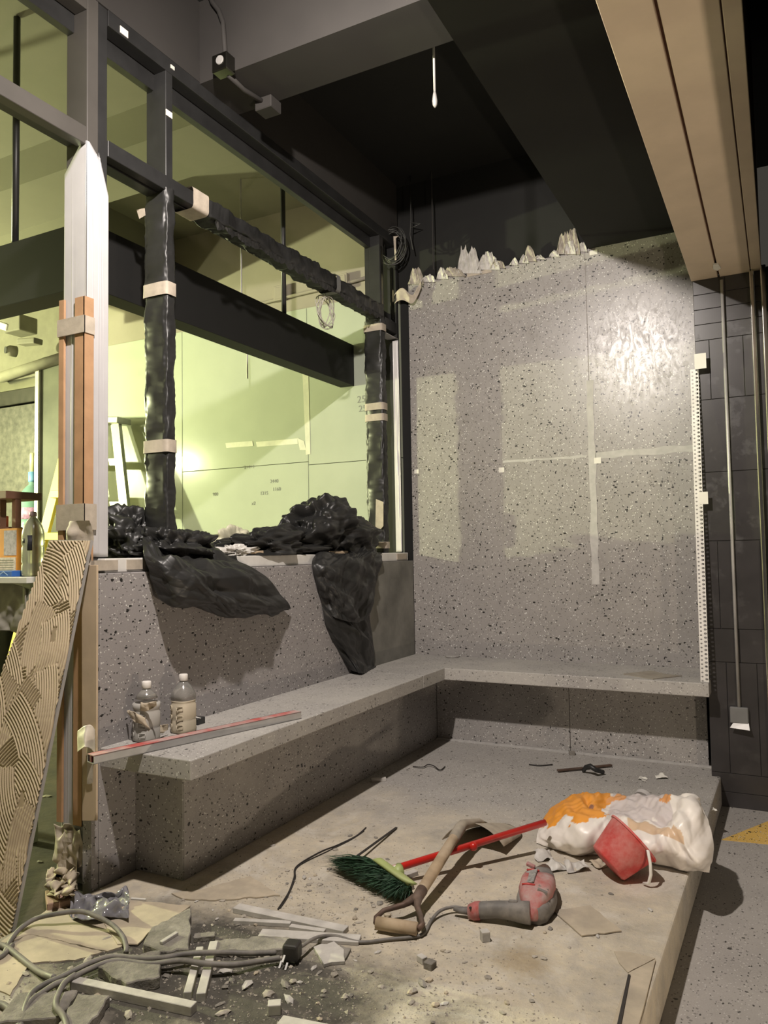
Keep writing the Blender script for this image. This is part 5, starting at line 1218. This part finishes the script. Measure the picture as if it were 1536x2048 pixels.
for px, py, s in ((775,1832,.02),(710,1838,.014),(716,1846,.01),(678,1898,.01),(666,1894,.012),(628,1938,.012),(678,1940,.008),(845,1968,.018),(858,1962,.016),(826,1984,.016),(822,2006,.014),(870,2012,.018),(690,1994,.014),(700,1992,.01),(760,1808,.014),(640,1770,.014),(618,1770,.012),(608,1756,.014),(630,1752,.012),(1070,1914,.010),(1088,1918,.012),(1196,1874,.010),(1090,1866,.012),(1100,1858,.012),(512,1850,.014),(640,2040,.014),(450,1975,.012),(570,1970,.018),(586,1965,.014),(440,2010,.012),(366,1800,.012),(450,1944,.016),(902,1676,.007),(880,1784,.010),(980,1740,.007),(552,1788,.008),(1010,1775,.008)):
    q = at(px, py, 'z', 0); nm = min(cent, key=lambda c: (c[0]-q[0])**2+(c[1]-q[1])**2)[4]; chip(q[0], q[1], s*1.15, nm)
for i in range(30):
    px, py = r.uniform(10,640), r.uniform(1870,2045); q = at(px, py, 'z', 0)
    o_s = abs(r.gauss(.012,.008))+.006; chip(q[0], q[1], o_s, 'among the broken tiles and cables')
# debris on the dark floor beside the post
for i in range(26):
    x, y = r.uniform(-3.6,-2.62), r.uniform(2.2,3.6)
    o = bpy.data.objects.new('litter_chip', r.choice(CH)); COL.objects.link(o); s = r.uniform(.008,.03); o.location = (x, y, -.03+s*.12); o.scale = (s*1.8,s,s); o.rotation_euler = (0,0,r.uniform(0,6.28))
    tag(o, 'chip of litter on the dark kitchen floor left of the post', 'rubble', 'litter on the kitchen floor')

# ---------------------------------------------------------------- crumbs too small to count: one object
r = random.Random(77); V = []; Fc = []
def crumb(x, y, s):
    n0 = len(V); a = r.uniform(0, 6.28); k = r.uniform(.5,1.1)
    for q in range(3): V.append((x+s*math.cos(a+2.1*q)*r.uniform(.7,1.3), y+s*k*math.sin(a+2.1*q)*r.uniform(.7,1.3), .0004))
    V.append((x+r.uniform(-.3,.3)*s, y+r.uniform(-.3,.3)*s, s*r.uniform(.5,1.0)))
    Fc.extend([(n0,n0+1,n0+3),(n0+1,n0+2,n0+3),(n0+2,n0,n0+3)])
for i in range(5200):
    c = r.choice(cent+cent[:3]); x, y = r.gauss(c[0], c[2]*1.25), r.gauss(c[1], c[2]*1.2)
    if -2.08 < x < -.40 and 1.55 < y < 4.2: crumb(x, y, abs(r.gauss(.0016,.0014))+.0008)
for i in range(900):
    px, py = r.uniform(0,720), r.uniform(1850,2048); q = at(px, py, 'z', 0); crumb(q[0], q[1], abs(r.gauss(.003,.002))+.001)
m = MB(); m.add(V, Fc); o = m.build('mortar_crumbs', M_mortar); tag(o, 'fine mortar crumbs strewn over the dusty near half of platform', 'rubble'); o['kind'] = 'stuff'
